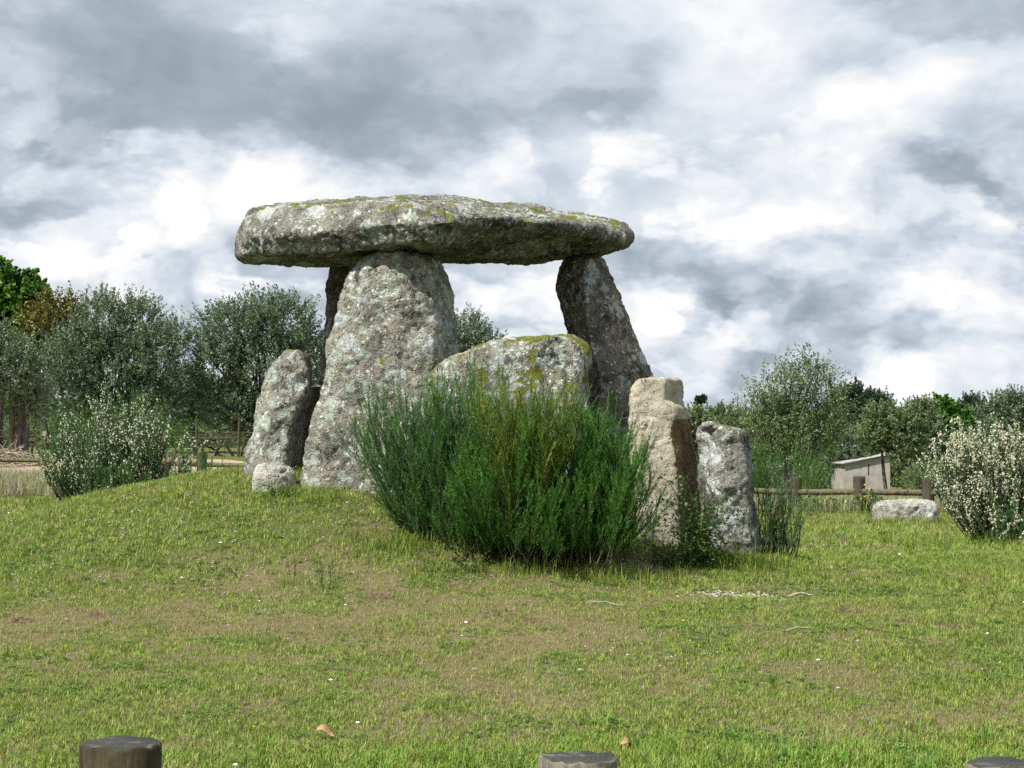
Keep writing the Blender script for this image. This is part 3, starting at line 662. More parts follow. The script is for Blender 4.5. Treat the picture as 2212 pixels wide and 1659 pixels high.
broom('broom_bush', on_ground(2172, 21.6), [
      dict(base=(-.15, -.05), r=.13, n=44, len=1.36, spread=.6, lean=(-.42, -.08), mat=M_BROOMB),
      dict(base=(.20, .05), r=.14, n=42, len=1.36, spread=.5, lean=(-.05, 0), mat=M_BROOMB),
      dict(base=(.55, .0), r=.15, n=36, len=1.2, spread=.7, lean=(.18, -.05), mat=M_BROOMB),
      dict(base=(.15, -.1), r=.3, n=40, len=.62, spread=.9, lean=(-.1, -.25), mat=M_BROOML, fl=.25)],
      'broom bush smothered in white blossom beside the long pale boulder', 'white flowering brooms', 7, flowers=11, flower_size=.0175)
# plain young brooms further off
for i, (px, Y, ln, n, ld, lab) in enumerate([
      (150, 27.0, 1.35, 26, (-.02, 0), 'tall plain green broom standing behind the sprinkled white one'),
      (305, 26.5, 1.50, 20, (0, 0), 'slender green broom rising out of the back of the sprinkled white one'),
      (425, 25.5, .85, 16, (.05, 0), 'thin wispy broom beside the far log rail near the pointed slab'),
      (1672, 16.7, .74, 34, (.14, -.10), 'small broom tucked against the shaded side of the rough grey stone'),
      (1650, 33.5, 1.15, 26, (0, 0), 'green broom behind the log fence next to the rough grey stone'),
      (1735, 34.5, 1.15, 24, (.30, 0), 'feathery broom leaning over behind the log fence beside the hut')]):
    broom('broom_bush', on_ground(px, Y), [dict(base=(0, 0), r=.12, n=n, len=ln, spread=.6, lean=ld, mat=M_BROOM if i != 3 else M_BROOMB, twigs=10, leaf=26, lw=.006 + .004 * (Y > 24))],
          lab, 'plain young brooms', 40 + i)
for i, (px, Y, ln, n, lab) in enumerate([(708, 14.6, .32, 5, 'tiny broom seedling in the open turf before the broad leaning slab'), (640, 15.0, .22, 3, 'wisp of a broom seedling alone in the turf')]):
    broom('broom_seedling', on_ground(px, Y), [dict(base=(0, 0), r=.02, n=n, len=ln, spread=.45, lean=(-.2, 0), twigs=5, leaf=14, mat=M_BROOMB, thick=.4)], lab, 'broom seedlings', 60 + i, cat='seedling')

# ------------------------------------------------------------------ trees
def tree(name, loc, H, trunk_h, lobes, n_shoots, label, group, seed, leaf=(.09, .035), mat=M_OLIVE, up=.55, shoot=(.28, .66), per=30, trunks=((0, 0),), tr=.12, cat='tree', fill=.5, spread=.22, bark=None, droop=0):
    """lobes: (cx, cy, cz, rx, ry, rz) of the crown round the trunk base"""
    root = empty(name, loc); rng = np.random.default_rng(seed); tag(root, label, cat, group)
    tb = MB(); lobes = np.array(lobes, float); lobes[:, 3:] *= .9; lobes[:, 2] -= .12
    starts = []
    for (tx, ty) in trunks:
        P = [np.array([tx, ty, -.15])]; d = unit(np.array([rng.normal() * .15, rng.normal() * .15, 1]))
        for k in range(5): d = unit(d + rng.normal(size=3) * .12 + [0, 0, .2]); P.append(P[-1] + d * (trunk_h + .15) / 5)
        tb.tube(np.array(P), np.linspace(tr * 1.35, tr * .75, 6), 8); starts.append(P[-1])
    for lb in lobes:
        s0 = starts[int(np.argmin([np.linalg.norm(s - lb[:3]) for s in starts]))]
        for k in range(4):
            e = lb[:3] + rng.normal(size=3) * lb[3:] * .38; m_ = 5
            u = np.linspace(0, 1, m_ + 1)[:, None]; P = s0 * (1 - u) + e * u + np.sin(u * np.pi) * np.array([0, 0, .12]) + rng.normal(size=(m_ + 1, 3)) * .05 * u
            tb.tube(P, np.linspace(tr * .5, .012, m_ + 1), 5, cap=False)
    tb.build('trunk', bark or BARK, root)
    vol = lobes[:, 3] * lobes[:, 4] * lobes[:, 5]; vol = vol ** .75; n_shoots = int(n_shoots * 1.7); pick = rng.choice(len(lobes), n_shoots, p=vol / vol.sum())
    n = rvec(rng, n_shoots); n[:, 2] += .15; n = unit(n)
    rad = rng.uniform(fill, 1, n_shoots) ** .8 * (1 + .16 * vnoise(n * 2.3 + pick[:, None] * 3.7, seed))
    base = lobes[pick, :3] + n * lobes[pick, 3:] * rad[:, None]
    dr_ = unit(n * .6 + rng.normal(size=(n_shoots, 3)) * .35 + np.array([0, 0, up])); Ls = rng.uniform(*shoot, n_shoots)
    N = n_shoots * per; si = np.repeat(np.arange(n_shoots), per); u = rng.uniform(0, 1, N)
    bend = np.array([0, 0, 1.0]) * (.15 - droop)
    C = base[si] + (dr_[si] * u[:, None] + bend * (u ** 2)[:, None] * .3) * Ls[si][:, None]
    C = C + rng.normal(size=(N, 3)) * (spread * .5 * (1 - .75 * u) * Ls[si])[:, None]
    Ax = unit(dr_[si] * .7 + rvec(rng, N) * .8); sh = np.clip(rng.normal(.52, .25, n_shoots), 0, 1)
    av = np.clip(sh[si] + rng.normal(size=N) * .2, 0, 1); av = np.where(rng.uniform(size=N) < .05, 1, av)
    mb = MB(); mb.leaves(C, Ax, perp(rng, Ax), rng.uniform(.7, 1.25, N) * leaf[0], rng.uniform(.7, 1.25, N) * leaf[1], av)
    mb.build('crown', mat, root, smooth=False)
    return root
def lobes_px(px, Y, L):       # lobes given in picture units around the foot of the trunk at px
    s = Y / F; g0 = gz1(xw(px, Y), Y)
    out = []
    for (lx, ly, rx, rz) in L:
        c = at(lx, ly, Y); out.append((c[0] - xw(px, Y), (hash((lx, ly)) % 7 - 3) * .08, c[2] - g0, rx * s, (rx + rz) / 2 * s, rz * s))
    return out
def tree_px(name, px, Y, L, ns, label, group, seed, **k):
    th = k.pop('trunk_h', None)
    lb = lobes_px(px, Y, L); low = min(l[2] - .3 * l[5] for l in lb)
    return tree(name, on_ground(px, Y), 0, th or max(.4, low), lb, ns, label, group, seed, **k)
OG = 'olive trees beyond the fence'
tree_px('olive_tree', 35, 50, [(15, 800, 75, 85), (-30, 760, 60, 70), (55, 850, 40, 45)], 620, 'dark olive tree with bare forked trunks at the edge of the vineyard', OG, 1, trunks=((0, 0), (.2, .1), (-.12, .15)), tr=.09)
tree_px('olive_tree', 235, 57, [(215, 700, 65, 75), (290, 690, 60, 55), (170, 770, 85, 80), (330, 760, 75, 70), (250, 800, 120, 85), (380, 720, 30, 40), (150, 860, 75, 60), (330, 865, 75, 60), (240, 890, 90, 45)], 1600, 'broad ragged-topped olive tree between the vineyard trees behind the sprinkled white broom', OG, 2)
tree_px('olive_tree', 560, 58, [(500, 720, 75, 70), (620, 700, 70, 70), (560, 690, 60, 60), (470, 790, 60, 75), (580, 800, 110, 90), (660, 790, 60, 90), (500, 875, 75, 60), (620, 885, 70, 55), (560, 900, 70, 45)], 1600, 'big dense rounded olive tree rising behind the narrow pointed slab', OG, 3)
tree_px('olive_tree', 412, 66, [(405, 840, 55, 60), (440, 870, 45, 50), (375, 880, 45, 45)], 420, 'low grey olive filling the gap between two large olives', OG, 4)
tree_px('olive_tree', 985, 64, [(1010, 730, 38, 52), (1052, 745, 26, 40), (960, 760, 60, 60), (1000, 830, 80, 70)], 700, 'olive tree top showing through the open chamber of the dolmen', OG, 5)
tree_px('olive_tree', 1705, 57, [(1735, 815, 42, 52), (1690, 850, 50, 50), (1780, 850, 40, 50), (1650, 900, 55, 50), (1720, 920, 80, 60), (1790, 910, 45, 50), (1640, 855, 18, 30), (1700, 965, 70, 40), (1640, 950, 45, 40), (1770, 960, 50, 40)], 560, 'tall olive tree with a pointed crown beside the little hut', OG, 6, mat=M_OLIVE2, fill=.25, shoot=(.35, 1.0), up=.8)
tree_px('olive_tree', 1913, 82, [(1905, 905, 34, 34), (1950, 925, 45, 42), (1885, 940, 32, 34), (1960, 970, 40, 25), (1990, 900, 28, 35)], 620, 'olive tree whose slim dark trunk stands before the hut wall', OG, 7, trunk_h=2.0, tr=.075, trunks=((0, 0),), mat=M_OLIVE2, leaf=(.12, .05))
tree_px('olive_tree', 2155, 74, [(2150, 900, 40, 45), (2195, 890, 42, 50), (2230, 900, 40, 50), (2130, 950, 40, 40), (2200, 960, 60, 50)], 700, 'olive tree with wispy upright shoots behind the blossoming broom', OG, 8, mat=M_OLIVE, leaf=(.11, .045))
for i, (px, top) in enumerate([(1500, 885), (1565, 878), (1610, 888)]):
    tree_px('olive_tree', px, 92 + i * 4, [(px, top + 30, 36, 32), (px - 20, top + 60, 40, 40), (px + 22, top + 65, 40, 40)], 380, ['small round olive tree farthest back beside the rough grey stone', 'small pale olive tree in the row below the wooded rise', 'small olive tree next to the tall pointed one'][i], OG, 20 + i, leaf=(.14, .06), mat=M_OLIVE2)
for i, (px, top) in enumerate([(1835, 925), (1985, 868), (2045, 905)]):
    tree_px('olive_tree', px, 98 + i * 3, [(px, top + 26, 34, 30), (px - 18, top + 60, 36, 36), (px + 20, top + 62, 36, 36)], 380, ['low olive tree between the tall pointed olive and the pines', 'grey olive tree standing beside the bright green trees', 'dull olive bush below the bright green trees'][i], OG, 30 + i, leaf=(.14, .06))
BT = 'broadleaf trees'
tree_px('broadleaf_tree', -5, 74, [(30, 640, 75, 62), (-30, 600, 70, 45), (70, 650, 38, 30), (-20, 690, 85, 70), (40, 710, 60, 45)], 620, 'bright fresh green broadleaf tree above the dark olive', BT, 50, mat=M_BRIGHT, leaf=(.22, .15), up=.2, per=34, shoot=(.3, .6))
tree_px('broadleaf_tree', 100, 72, [(95, 705, 45, 45), (150, 700, 38, 50), (110, 760, 60, 45)], 320, 'bronze and yellow-green young tree between bright tree and ragged olive', BT, 51, mat=M_BRONZE, leaf=(.13, .08), up=.7, per=24, shoot=(.4, 1.0))
tree_px('broadleaf_tree', 2040, 104, [(2038, 893, 30, 32), (2020, 925, 28, 28), (2055, 930, 28, 25)], 330, 'bright green broadleaf tree among the olives behind the hut', BT, 52, mat=M_BRIGHT, leaf=(.22, .15), up=.25, per=30, shoot=(.3, .7))
tree_px('broadleaf_tree', 2090, 106, [(2090, 915, 26, 25), (2080, 940, 30, 22)], 260, 'smaller lime green broadleaf tree under the dark conifer', BT, 53, mat=M_BRIGHT, leaf=(.22, .15), up=.25, per=30, shoot=(.3, .7))
PG = 'dark pines on the rise'
for i, (px, top, rx, lab) in enumerate([(1838, 842, 36, 'broad dark pine showing over the tall pointed olive'), (1893, 852, 30, 'round-headed dark pine above the hut roof'), (2098, 866, 24, 'dark conifer behind the bright green trees'), (1700, 880, 40, 'dark pine mostly hidden behind the tall pointed olive')]):
    tree_px('pine_tree', px, 125 + 4 * i, [(px, top + 24, rx * .8, 24), (px - 12, top + 50, rx, 28), (px + 10, top + 75, rx, 30)], 420, lab, PG, 70 + i, mat=M_PINE, leaf=(.34, .10), up=.5, per=22, shoot=(.5, 1.1), tr=.2)
for i, (px, top) in enumerate([(1508, 857), (1519, 854)]):
    tree_px('pine_tree', px, 330, [(px, top + 6, 5, 6), (px, top + 13, 6, 7)], 60, ['shorter of two tiny pines breaking the far skyline', 'taller of two tiny pines breaking the far skyline'][i], 'skyline pines', 76 + i, mat=M_PINE, leaf=(.45, .2), per=14, shoot=(.25, .6), tr=.15)

# ------------------------------------------------------------------ instancing for what nobody could count
def scatter(name, P, rz, scl, idx, protos, tilt=None):
    """points with rotation, scale and prototype number -> one object that instances small meshes"""
    c = bpy.data.collections.new(name + '_kinds')
    for i, po in enumerate(protos):
        for cc in list(po.users_collection): cc.objects.unlink(po)
        po.name = 'kind_%02d_%s' % (i, name); c.objects.link(po)
    me = bpy.data.meshes.new(name); me.vertices.add(len(P)); me.vertices.foreach_set('co', P.astype(np.float32).ravel())
    rot = np.zeros((len(P), 3)); rot[:, 2] = rz
    if tilt is not None: rot[:, 0] = tilt
    a = me.attributes.new('rot', 'FLOAT_VECTOR', 'POINT'); a.data.foreach_set('vector', rot.astype(np.float32).ravel())
    a = me.attributes.new('scl', 'FLOAT', 'POINT'); a.data.foreach_set('value', scl.astype(np.float32))
    a = me.attributes.new('kidx', 'INT', 'POINT'); a.data.foreach_set('value', idx.astype(np.int32))
    o = bpy.data.objects.new(name, me); col.objects.link(o)
    g = bpy.data.node_groups.new(name, 'GeometryNodeTree')
    g.interface.new_socket('Geometry', in_out='INPUT', socket_type='NodeSocketGeometry'); g.interface.new_socket('Geometry', in_out='OUTPUT', socket_type='NodeSocketGeometry')
    n = g.nodes; gi = n.new('NodeGroupInput'); go = n.new('NodeGroupOutput')
    ci = n.new('GeometryNodeCollectionInfo'); ci.inputs[0].default_value = c; ci.inputs[1].default_value = True; ci.inputs[2].default_value = True
    ip = n.new('GeometryNodeInstanceOnPoints'); ip.inputs['Pick Instance'].default_value = True
    def na(nm, ty):
        q = n.new('GeometryNodeInputNamedAttribute'); q.data_type = ty; q.inputs[0].default_value = nm; return q.outputs[0]
    e2r = n.new('FunctionNodeEulerToRotation'); L = g.links.new
    L(gi.outputs[0], ip.inputs['Points']); L(ci.outputs[0], ip.inputs['Instance']); L(na('kidx', 'INT'), ip.inputs['Instance Index'])
    L(na('rot', 'FLOAT_VECTOR'), e2r.inputs[0]); L(e2r.outputs[0], ip.inputs['Rotation']); L(na('scl', 'FLOAT'), ip.inputs['Scale'])
    L(ip.outputs[0], go.inputs[0])
    md = o.modifiers.new('scatter', 'NODES'); md.node_group = g
    o['kind'] = 'stuff'; return o
def tuft(seed, n, r, h, wd, mat, lean=.5, segs=2):
    rng = np.random.default_rng(seed); mb = MB()
    for i in range(n):
        b = np.array([rng.normal() * r, rng.normal() * r, -.008]); ph = rng.uniform(0, 2 * np.pi); L = h * rng.uniform(.5, 1.25)
        d = np.array([math.cos(ph), math.sin(ph), 0]); ln = lean * rng.uniform(.2, 1.4); sd = np.array([-d[1], d[0], 0]) * wd * .5 * rng.uniform(.7, 1.3)
        p1 = b + d * L * ln * .35 + np.array([0, 0, L * .6]); p2 = b + d * L * ln + np.array([0, 0, L * (1 - .25 * ln)])
        mb.add([b - sd, b + sd, p1 + sd * .8, p1 - sd * .8, p2], [[0, 1, 2, 3]], [[3, 2, 4]], rng.uniform())
    return mb.build('tuft', mat)
def rosette(seed, n, r, lw, mat, h=.02):
    rng = np.random.default_rng(seed); mb = MB()
    for i in range(n):
        ph = rng.uniform(0, 6.28); rr = r * rng.uniform(.3, 1); c = np.array([math.cos(ph) * rr, math.sin(ph) * rr, h * rng.uniform(.5, 1.6)])
        A = unit(np.array([math.cos(ph), math.sin(ph), rng.uniform(-.1, .7)])); B = unit(np.cross(A, [0, 0, 1.]) + rng.normal(size=3) * .25)
        mb.leaves(c[None], A[None], B[None], lw * rng.uniform(.8, 1.5), lw * rng.uniform(.6, .9), rng.uniform())
    return mb.build('rosette', mat)
rng = np.random.default_rng(77)
def field(y0, y1, dens, k=.30, pad=1.8):
    w1 = k * y1 + pad; n = int(2 * w1 * (y1 - y0) * dens); x = rng.uniform(-w1, w1, n); y = rng.uniform(y0, y1, n)
    m = np.abs(x) < k * y + pad; return np.stack([x[m], y[m]], 1)
P2 = np.concatenate([field(7.6, 11, 1500), field(11, 15, 1050), field(15, 20, 620), field(20, 37.2, 130)])
x, y = P2[:, 0], P2[:, 1]; dry = dryness(x, y); u = rng.uniform(size=len(x))
p3 = np.stack([x, y, x * 0], 1); cl = fbm(p3, 3.0, 3, 51); bare = fbm(p3, 1.3, 4, 61) + .35 * (dry - .5)
pg = np.clip(1.18 - .95 * dry, .25, .98)
kind = np.where(u < pg * .62, 0, np.where(u < pg * .62 + .22, 1, 2))
kind = np.where((cl > .22) & (dry < .8) & (rng.uniform(size=len(x)) < .30), 3, kind)
kidx = kind * 2 + rng.integers(0, 2, len(x))
keep = (bare < .62 + .4 * rng.uniform(size=len(x)))
sc = rng.uniform(.55, 1.15, len(x)) * (.88 - .25 * dry) * np.where(y > 20, 2.0, np.where(y > 15, 1.25, 1.0)) * (1 + .9 * np.exp(-((x - .9) / 2.4) ** 2 - ((y - 9.1) / .6) ** 2))
for gx, gy, ga, gb in ((xw(1360, 15.75), 15.75, .36, .22), (xw(1590, 14.75), 14.75, .32, .16), (xw(1420, 16.05), 16.05, .2, .2)):
    keep &= ~((((x - gx) / ga) ** 2 + ((y - gy) / gb) ** 2 < 1) & (rng.uniform(size=len(x)) < .75))
keep &= ~((y > 20) & (x < -5.5) & (y > 34))
P3 = np.stack([x, y, gz(x, y)], 1)[keep]
protos = [tuft(1, 11, .028, .050, .0052, M_GREEN), tuft(2, 12, .034, .042, .0058, M_GREEN, .8), tuft(3, 12, .030, .046, .0038, M_OLIVEBLADE, .7), tuft(4, 13, .034, .038, .0036, M_OLIVEBLADE, .9),
          tuft(5, 14, .034, .038, .0032, M_DRY, 1.1), tuft(6, 14, .036, .030, .0034, M_DRY, 1.3), rosette(7, 16, .045, .016, M_FORB), rosette(8, 12, .04, .022, M_FORB, .015)]
turf = scatter('grass', P3, rng.uniform(0, 6.28, len(P3)), sc[keep], kidx[keep], protos)
tag(turf, 'short patchy grass of the lawn, green and dry', 'grass')
print('grass', len(P3))

# longer grass: round the stones and brooms, and pale hay at the foot of the fence
def ringpts(cx, cy, rx, ry, n):
    a = rng.normal(size=(n, 2)) * [rx, ry]; return a + [cx, cy]
LG = [(on_ground(1590, 16.05), .20, .10, 150), (on_ground(1460, 16.2), .30, .12, 60), (on_ground(1150, 15.2), .6, .10, 70), (on_ground(1330, 15.3), .3, .15, 70), (on_ground(860, 15.75), .22, .15, 70),
      (on_ground(620, 17.1), .25, .06, 16), (on_ground(700, 16.85), .3, .05, 14), (on_ground(2120, 21.0), .8, .25, 130), (on_ground(1700, 30.4), .5, .3, 120), (on_ground(1860, 29.4), .7, .3, 140), (on_ground(1960, 26.4), .5, .15, 90), (on_ground(230, 22.6), .8, .2, 90), (on_ground(1420, 9.2), .5, .25, 60)]
pts = np.concatenate([ringpts(c[0], c[1], rx, ry, n) for c, rx, ry, n in LG])
kk = rng.integers(0, 3, len(pts)); ss = rng.uniform(.6, 1.3, len(pts))
cc = field(7.8, 19, 3.2); cc = cc[dryness(cc[:, 0], cc[:, 1]) < .62]                       # scattered lusher clumps and broad-leaved rosettes
for cx, cy in cc:
    n_ = rng.integers(2, 9); q_ = ringpts(cx, cy, .07, .07, n_); pts = np.concatenate([pts, q_]); lf = rng.uniform() < .22
    kk = np.concatenate([kk, np.full(n_, 3) if lf else rng.integers(0, 3, n_)]); ss = np.concatenate([ss, rng.uniform(.35, .8, n_) if lf else rng.uniform(.35, .75, n_)])
gg = np.column_stack([rng.normal(.75, 1.2, 500), rng.normal(9.2, .32, 500)]); pts = np.concatenate([pts, gg]); kk = np.concatenate([kk, rng.integers(4, 6, 500)]); ss = np.concatenate([ss, rng.uniform(.4, .9, 500)])
zz = gz(pts[:, 0], pts[:, 1])
tall = scatter('tall_grass', np.column_stack([pts, zz]), rng.uniform(0, 6.28, len(pts)), ss, kk,
               [tuft(11, 16, .04, .12, .0045, M_GREEN, .7), tuft(12, 14, .04, .15, .0040, M_GREEN, .5), tuft(13, 12, .04, .13, .0034, M_OLIVEBLADE, .8), rosette(16, 9, .05, .045, M_FORB, .02), tuft(17, 14, .04, .10, .006, M_LUSH, .7), tuft(18, 12, .04, .12, .007, M_LUSH, .6)])
tag(tall, 'longer grass fringing the stones and bushes', 'grass')
n = 2600; hp = np.column_stack([rng.uniform(-9.8, -2.6, n), rng.uniform(24.5, 36.8, n)]); hp2 = np.column_stack([rng.uniform(3.5, 9, 500), rng.uniform(29, 33, 500)]); hp = np.concatenate([hp, hp2])
hay = scatter('hay_grass', np.column_stack([hp, gz(hp[:, 0], hp[:, 1])]), rng.uniform(0, 6.28, len(hp)), rng.uniform(.6, 1.4, len(hp)), rng.integers(0, 2, len(hp)), [tuft(14, 22, .09, .26, .007, M_HAY, .6), tuft(15, 18, .10, .20, .007, M_OLIVEBLADE, .7)])
tag(hay, 'pale dry grass between the mound and the log fence', 'grass')

# wild flowers in the turf
def flower(c, s):
    m, t, out = new_mat('petal'); principled(t, out, c, .6); mb = MB()
    th = np.arange(6) / 6 * 6.283; V = [[0, 0, s * .3]] + [[math.cos(a) * s * (.5 if i % 2 else .42), math.sin(a) * s * (.5 if i % 2 else .42), .1 * s * (i % 2)] for i, a in enumerate(th)]
    mb.add(V, None, [[0, i + 1, (i + 1) % 6 + 1] for i in range(6)]); return mb.build('flower', m)
fx = field(8.5, 20, 9.0); k_ = np.where(rng.uniform(size=len(fx)) < .25, 0, np.where(rng.uniform(size=len(fx)) < .3, 1, 2))
gfun = np.exp(-((fx[:, 0] + 3.0) / 2.2) ** 2 - ((fx[:, 1] - 16) / 1.6) ** 2)
kp = np.where(k_ == 2, rng.uniform(size=len(fx)) < .04 + .95 * gfun, rng.uniform(size=len(fx)) < .08); fx = fx[kp]; k_ = k_[kp]
ex = np.column_stack([rng.normal(-3, 1.8, 260), rng.normal(16, 1.1, 260)]); fx = np.concatenate([fx, ex]); k_ = np.concatenate([k_, np.full(260, 2)])
fl = scatter('wild_flowers', np.column_stack([fx, gz(fx[:, 0], fx[:, 1]) + .045]), rng.uniform(0, 6, len(fx)), rng.uniform(.7, 1.3, len(fx)), k_, [flower((.82, .82, .78), .026), flower((.75, .55, .03), .016), flower((.52, .27, .48), .017)])
tag(fl, 'tiny white, yellow and pinkish flowers dotted over the turf', 'flowers')

# ------------------------------------------------------------------ pale gravel, molehills, sticks
def pebble(seed):
    r_ = np.random.default_rng(seed); V = unit(np.array([[1, 0, 0], [-1, 0, 0], [0, 1, 0], [0, -1, 0], [0, 0, .6], [0, 0, -.6], [.7, .7, .3], [-.7, .6, .2]])) * r_.uniform(.7, 1.2, (8, 1)) * [1, .8, .55]
    import bmesh
    bm = bmesh.new()
    for v in V: bm.verts.new(v)
    bmesh.ops.convex_hull(bm, input=bm.verts); bmesh.ops.triangulate(bm, faces=bm.faces); bm.verts.ensure_lookup_table(); bm.verts.index_update()
    vv = np.array([v.co[:] for v in bm.verts]); ff = np.array([[v.index for v in f.verts] for f in bm.faces]); bm.free()
    return link_mesh('pebble', vv, [ff], M_PEB, attr=r_.uniform(size=len(ff)) * 0 + r_.uniform(), smooth=False)
GR = [(1360, 15.75, .26, .16, 700), (1420, 16.05, .12, .14, 240), (1590, 14.75, .20, .10, 520), (1720, 14.5, .16, .05, 70), (1460, 15.4, .3, .2, 120), (565, 16.6, .05, .02, 10), (1700, 12.2, .9, .6, 40), (1450, 12.1, .5, .4, 70), (1100, 12.5, .9, .6, 25), (900, 15.2, .5, .3, 14)]
pts = np.concatenate([ringpts(xw(px, Y), Y, rx, ry, n) for px, Y, rx, ry, n in GR])
gv = scatter('gravel', np.column_stack([pts, gz(pts[:, 0], pts[:, 1]) + .004]), rng.uniform(0, 6, len(pts)), .006 + .014 * rng.uniform(size=len(pts)) ** 2.2, rng.integers(0, 4, len(pts)), [pebble(i) for i in range(4)])
tag(gv, 'pale gravel spilled at the foot of the standing stones', 'gravel')
MH = [(815, 14.35, .12, 'crumbly brown molehill near the tiny broom seedling'), (975, 14.75, .11, 'reddish molehill at the foot of the big green broom'), (1085, 13.55, .12, 'flat dark molehill below the middle of the big green broom'), (1150, 13.35, .09, 'small dark molehill beside a flatter one below the big broom'),
      (1824, 13.9, .09, 'dark crumbly molehill alone on the turf past the rough grey stone'), (220, 13.6, .10, 'small brown molehill in the dry turf'), (50, 13.4, .11, 'long brown molehill at the edge of the dry turf'), (2060, 13.2, .10, 'pale sandy molehill in the green turf'), (770, 15.8, .07, 'little earth heap close under the broad leaning slab')]
for i, (px, Y, r, lab) in enumerate(MH):
    c = on_ground(px, Y); r_ = np.random.default_rng(500 + i); V = []; T = []; mb = MB(); k = 12; nr = 7
    th = np.arange(22) / 22 * 6.283
    rings = [np.stack([np.cos(th) * r * 1.3 * q_ * (1 + .25 * vnoise(np.stack([np.cos(th) * 1.7, np.sin(th) * 1.7, th * 0 + i], 1), i)), np.sin(th) * r * .8 * q_, np.full(22, (1 - q_ ** 2) * r * .33 - .012)], 1) for q_ in np.linspace(1, .06, 9)]
    V, q, tr = ring_loft(rings); V[:, 2] += r * .22 * vnoise(V * 40, i) + r * .16 * vnoise(V * 85, i + 3); V[:, 2] += gz(V[:, 0] + c[0], V[:, 1] + c[1]) - c[2]
    V[:, 2] *= .8; o = link_mesh('molehill', V + c, [q, tr], M_CLOD, loc=c, smooth=False); tag(o, lab, 'molehill', 'molehills in the turf')
M_STICK = flat_mat('bleached_wood', (.18, .145, .10), (.40, .35, .28), 30, .9, .4)
for i, (px, Y, L, ang, lab) in enumerate([(1727, 14.75, .22, .15, 'short bleached stick lying on the turf past the rough stone'), (1722, 12.9, .18, .1, 'thin pale twig on the gravelly turf'), (1310, 14.1, .36, -.5, 'long curved straw at the edge of the big broom shadow')]):
    c = on_ground(px, Y); u = np.linspace(-.5, .5, 7); r_ = np.random.default_rng(90 + i)
    P = np.stack([u * L * math.cos(ang), u * L * math.sin(ang), .02 + .008 * np.cos(u * 6)], 1) + r_.normal(size=(7, 3)) * .004
    P[:, 2] += gz(P[:, 0] + c[0], P[:, 1] + c[1]) - c[2]; mb = MB(); mb.tube(P, np.array([.5, 1, 1.1, .9, 1, .8, .4]) * [.011, .006, .004][i], 6)
    o = mb.build('stick', M_STICK, loc=None); o.location = c; tag(o, lab, 'stick', 'sticks on the turf')
m, t, out = new_mat('dead_leaf'); co = t.new('ShaderNodeTexCoord').outputs['Object']; principled(t, out, t.mix(t.noise(co, 60, 3), (.28, .15, .07), (.50, .32, .18)), .8); M_DEAD = m
for i, (px, py, lab) in enumerate([(703, 1615, 'curled brown dead leaf lying on the lawn between two log posts'), (1350, 1640, 'little tan dead leaf just past the middle log post')]):
    Y = 1.6 * F / (py - 950.5) if py > 1500 else 12.2
    c = on_ground(px, Y); r_ = np.random.default_rng(i); k = 9; u = np.linspace(0, 1, k); w_ = np.sin(u * np.pi) ** .7 * .028; Vv = []
    for a_, b_ in zip(u, w_): Vv += [[(a_ - .5) * .10, -b_, .05 + .02 * math.sin(a_ * 5) + b_ * .7], [(a_ - .5) * .10, 0, .045 + .02 * math.sin(a_ * 5)], [(a_ - .5) * .10, b_, .05 + .02 * math.sin(a_ * 5) + b_ * .5]]
    q = [[3 * j + s_, 3 * j + 3 + s_, 3 * j + 4 + s_, 3 * j + 1 + s_] for j in range(k - 1) for s_ in (0, 1)]
    o = link_mesh('dead_leaf', np.array(Vv), [np.array(q)], M_DEAD); o.location = c; o.rotation_euler = (.55, .1, i * .4); tag(o, lab, 'leaf', 'dead leaves on the lawn')

# ------------------------------------------------------------------ bramble and leafy weeds
def bramble(name, loc, rx, ry, h, n, mat, label, group, seed, leaf=.03, canes=7, cat='bramble'):
    r_ = np.random.default_rng(seed); root = empty(name, loc); tag(root, label, cat, group); mb = MB(); cb = MB()
    for i in range(canes):
        ph = r_.uniform(0, 6.28); d = np.array([math.cos(ph) * rx * 1.5, math.sin(ph) * ry, 0]); u = np.linspace(0, 1, 9)[:, None]
        P = d * u + np.array([0, 0, 1]) * (np.sin(u * 2.3) * h * r_.uniform(.6, 1.35)) + r_.normal(size=(9, 3)) * .01; P[0, 2] = -.03; cb.tube(P, np.linspace(.005, .002, 9), 4, cap=False)
        k = r_.integers(0, 9, 26); C = P[k] + r_.normal(size=(26, 3)) * .03; A = rvec(r_, 26); mb.leaves(C, A, perp(r_, A), leaf * r_.uniform(.7, 1.3, 26), leaf * .7, r_.uniform(size=26))
    C = r_.normal(size=(n, 3)) * [rx * .5, ry * .5, h * .33] + [0, 0, h * .36]; C[:, 2] = np.abs(C[:, 2]); A = unit(r_.normal(size=(n, 3)) * [1, 1, .5]); B = unit(np.cross(A, [0, 0, 1.]) + r_.normal(size=(n, 3)) * .4)
    mb.leaves(C, A, B, leaf * r_.uniform(.7, 1.3, n), leaf * .7 * r_.uniform(.7, 1.2, n), r_.uniform(size=n))
    cb.build('canes', M_STEM, root); mb.build('foliage', mat, root, smooth=False); return root
bramble('bramble', on_ground(1508, 15.95), .30, .18, .56, 1700, M_BRAMBLE, 'dark bramble with arching canes between the pale notched and rough grey stones', 'low leafy weeds', 1, .038, 12)
bramble('bramble', on_ground(1440, 15.8), .26, .12, .22, 500, M_BRAMBLE, 'low trailing bramble over the gravel at the notched stone', 'low leafy weeds', 2, .028, 8)
bramble('leafy_weed', on_ground(1772, 29.6), .42, .25, .26, 900, M_BRIGHT, 'bright green leafy weed under the log rail', 'low leafy weeds', 3, .055, 4, 'weed')
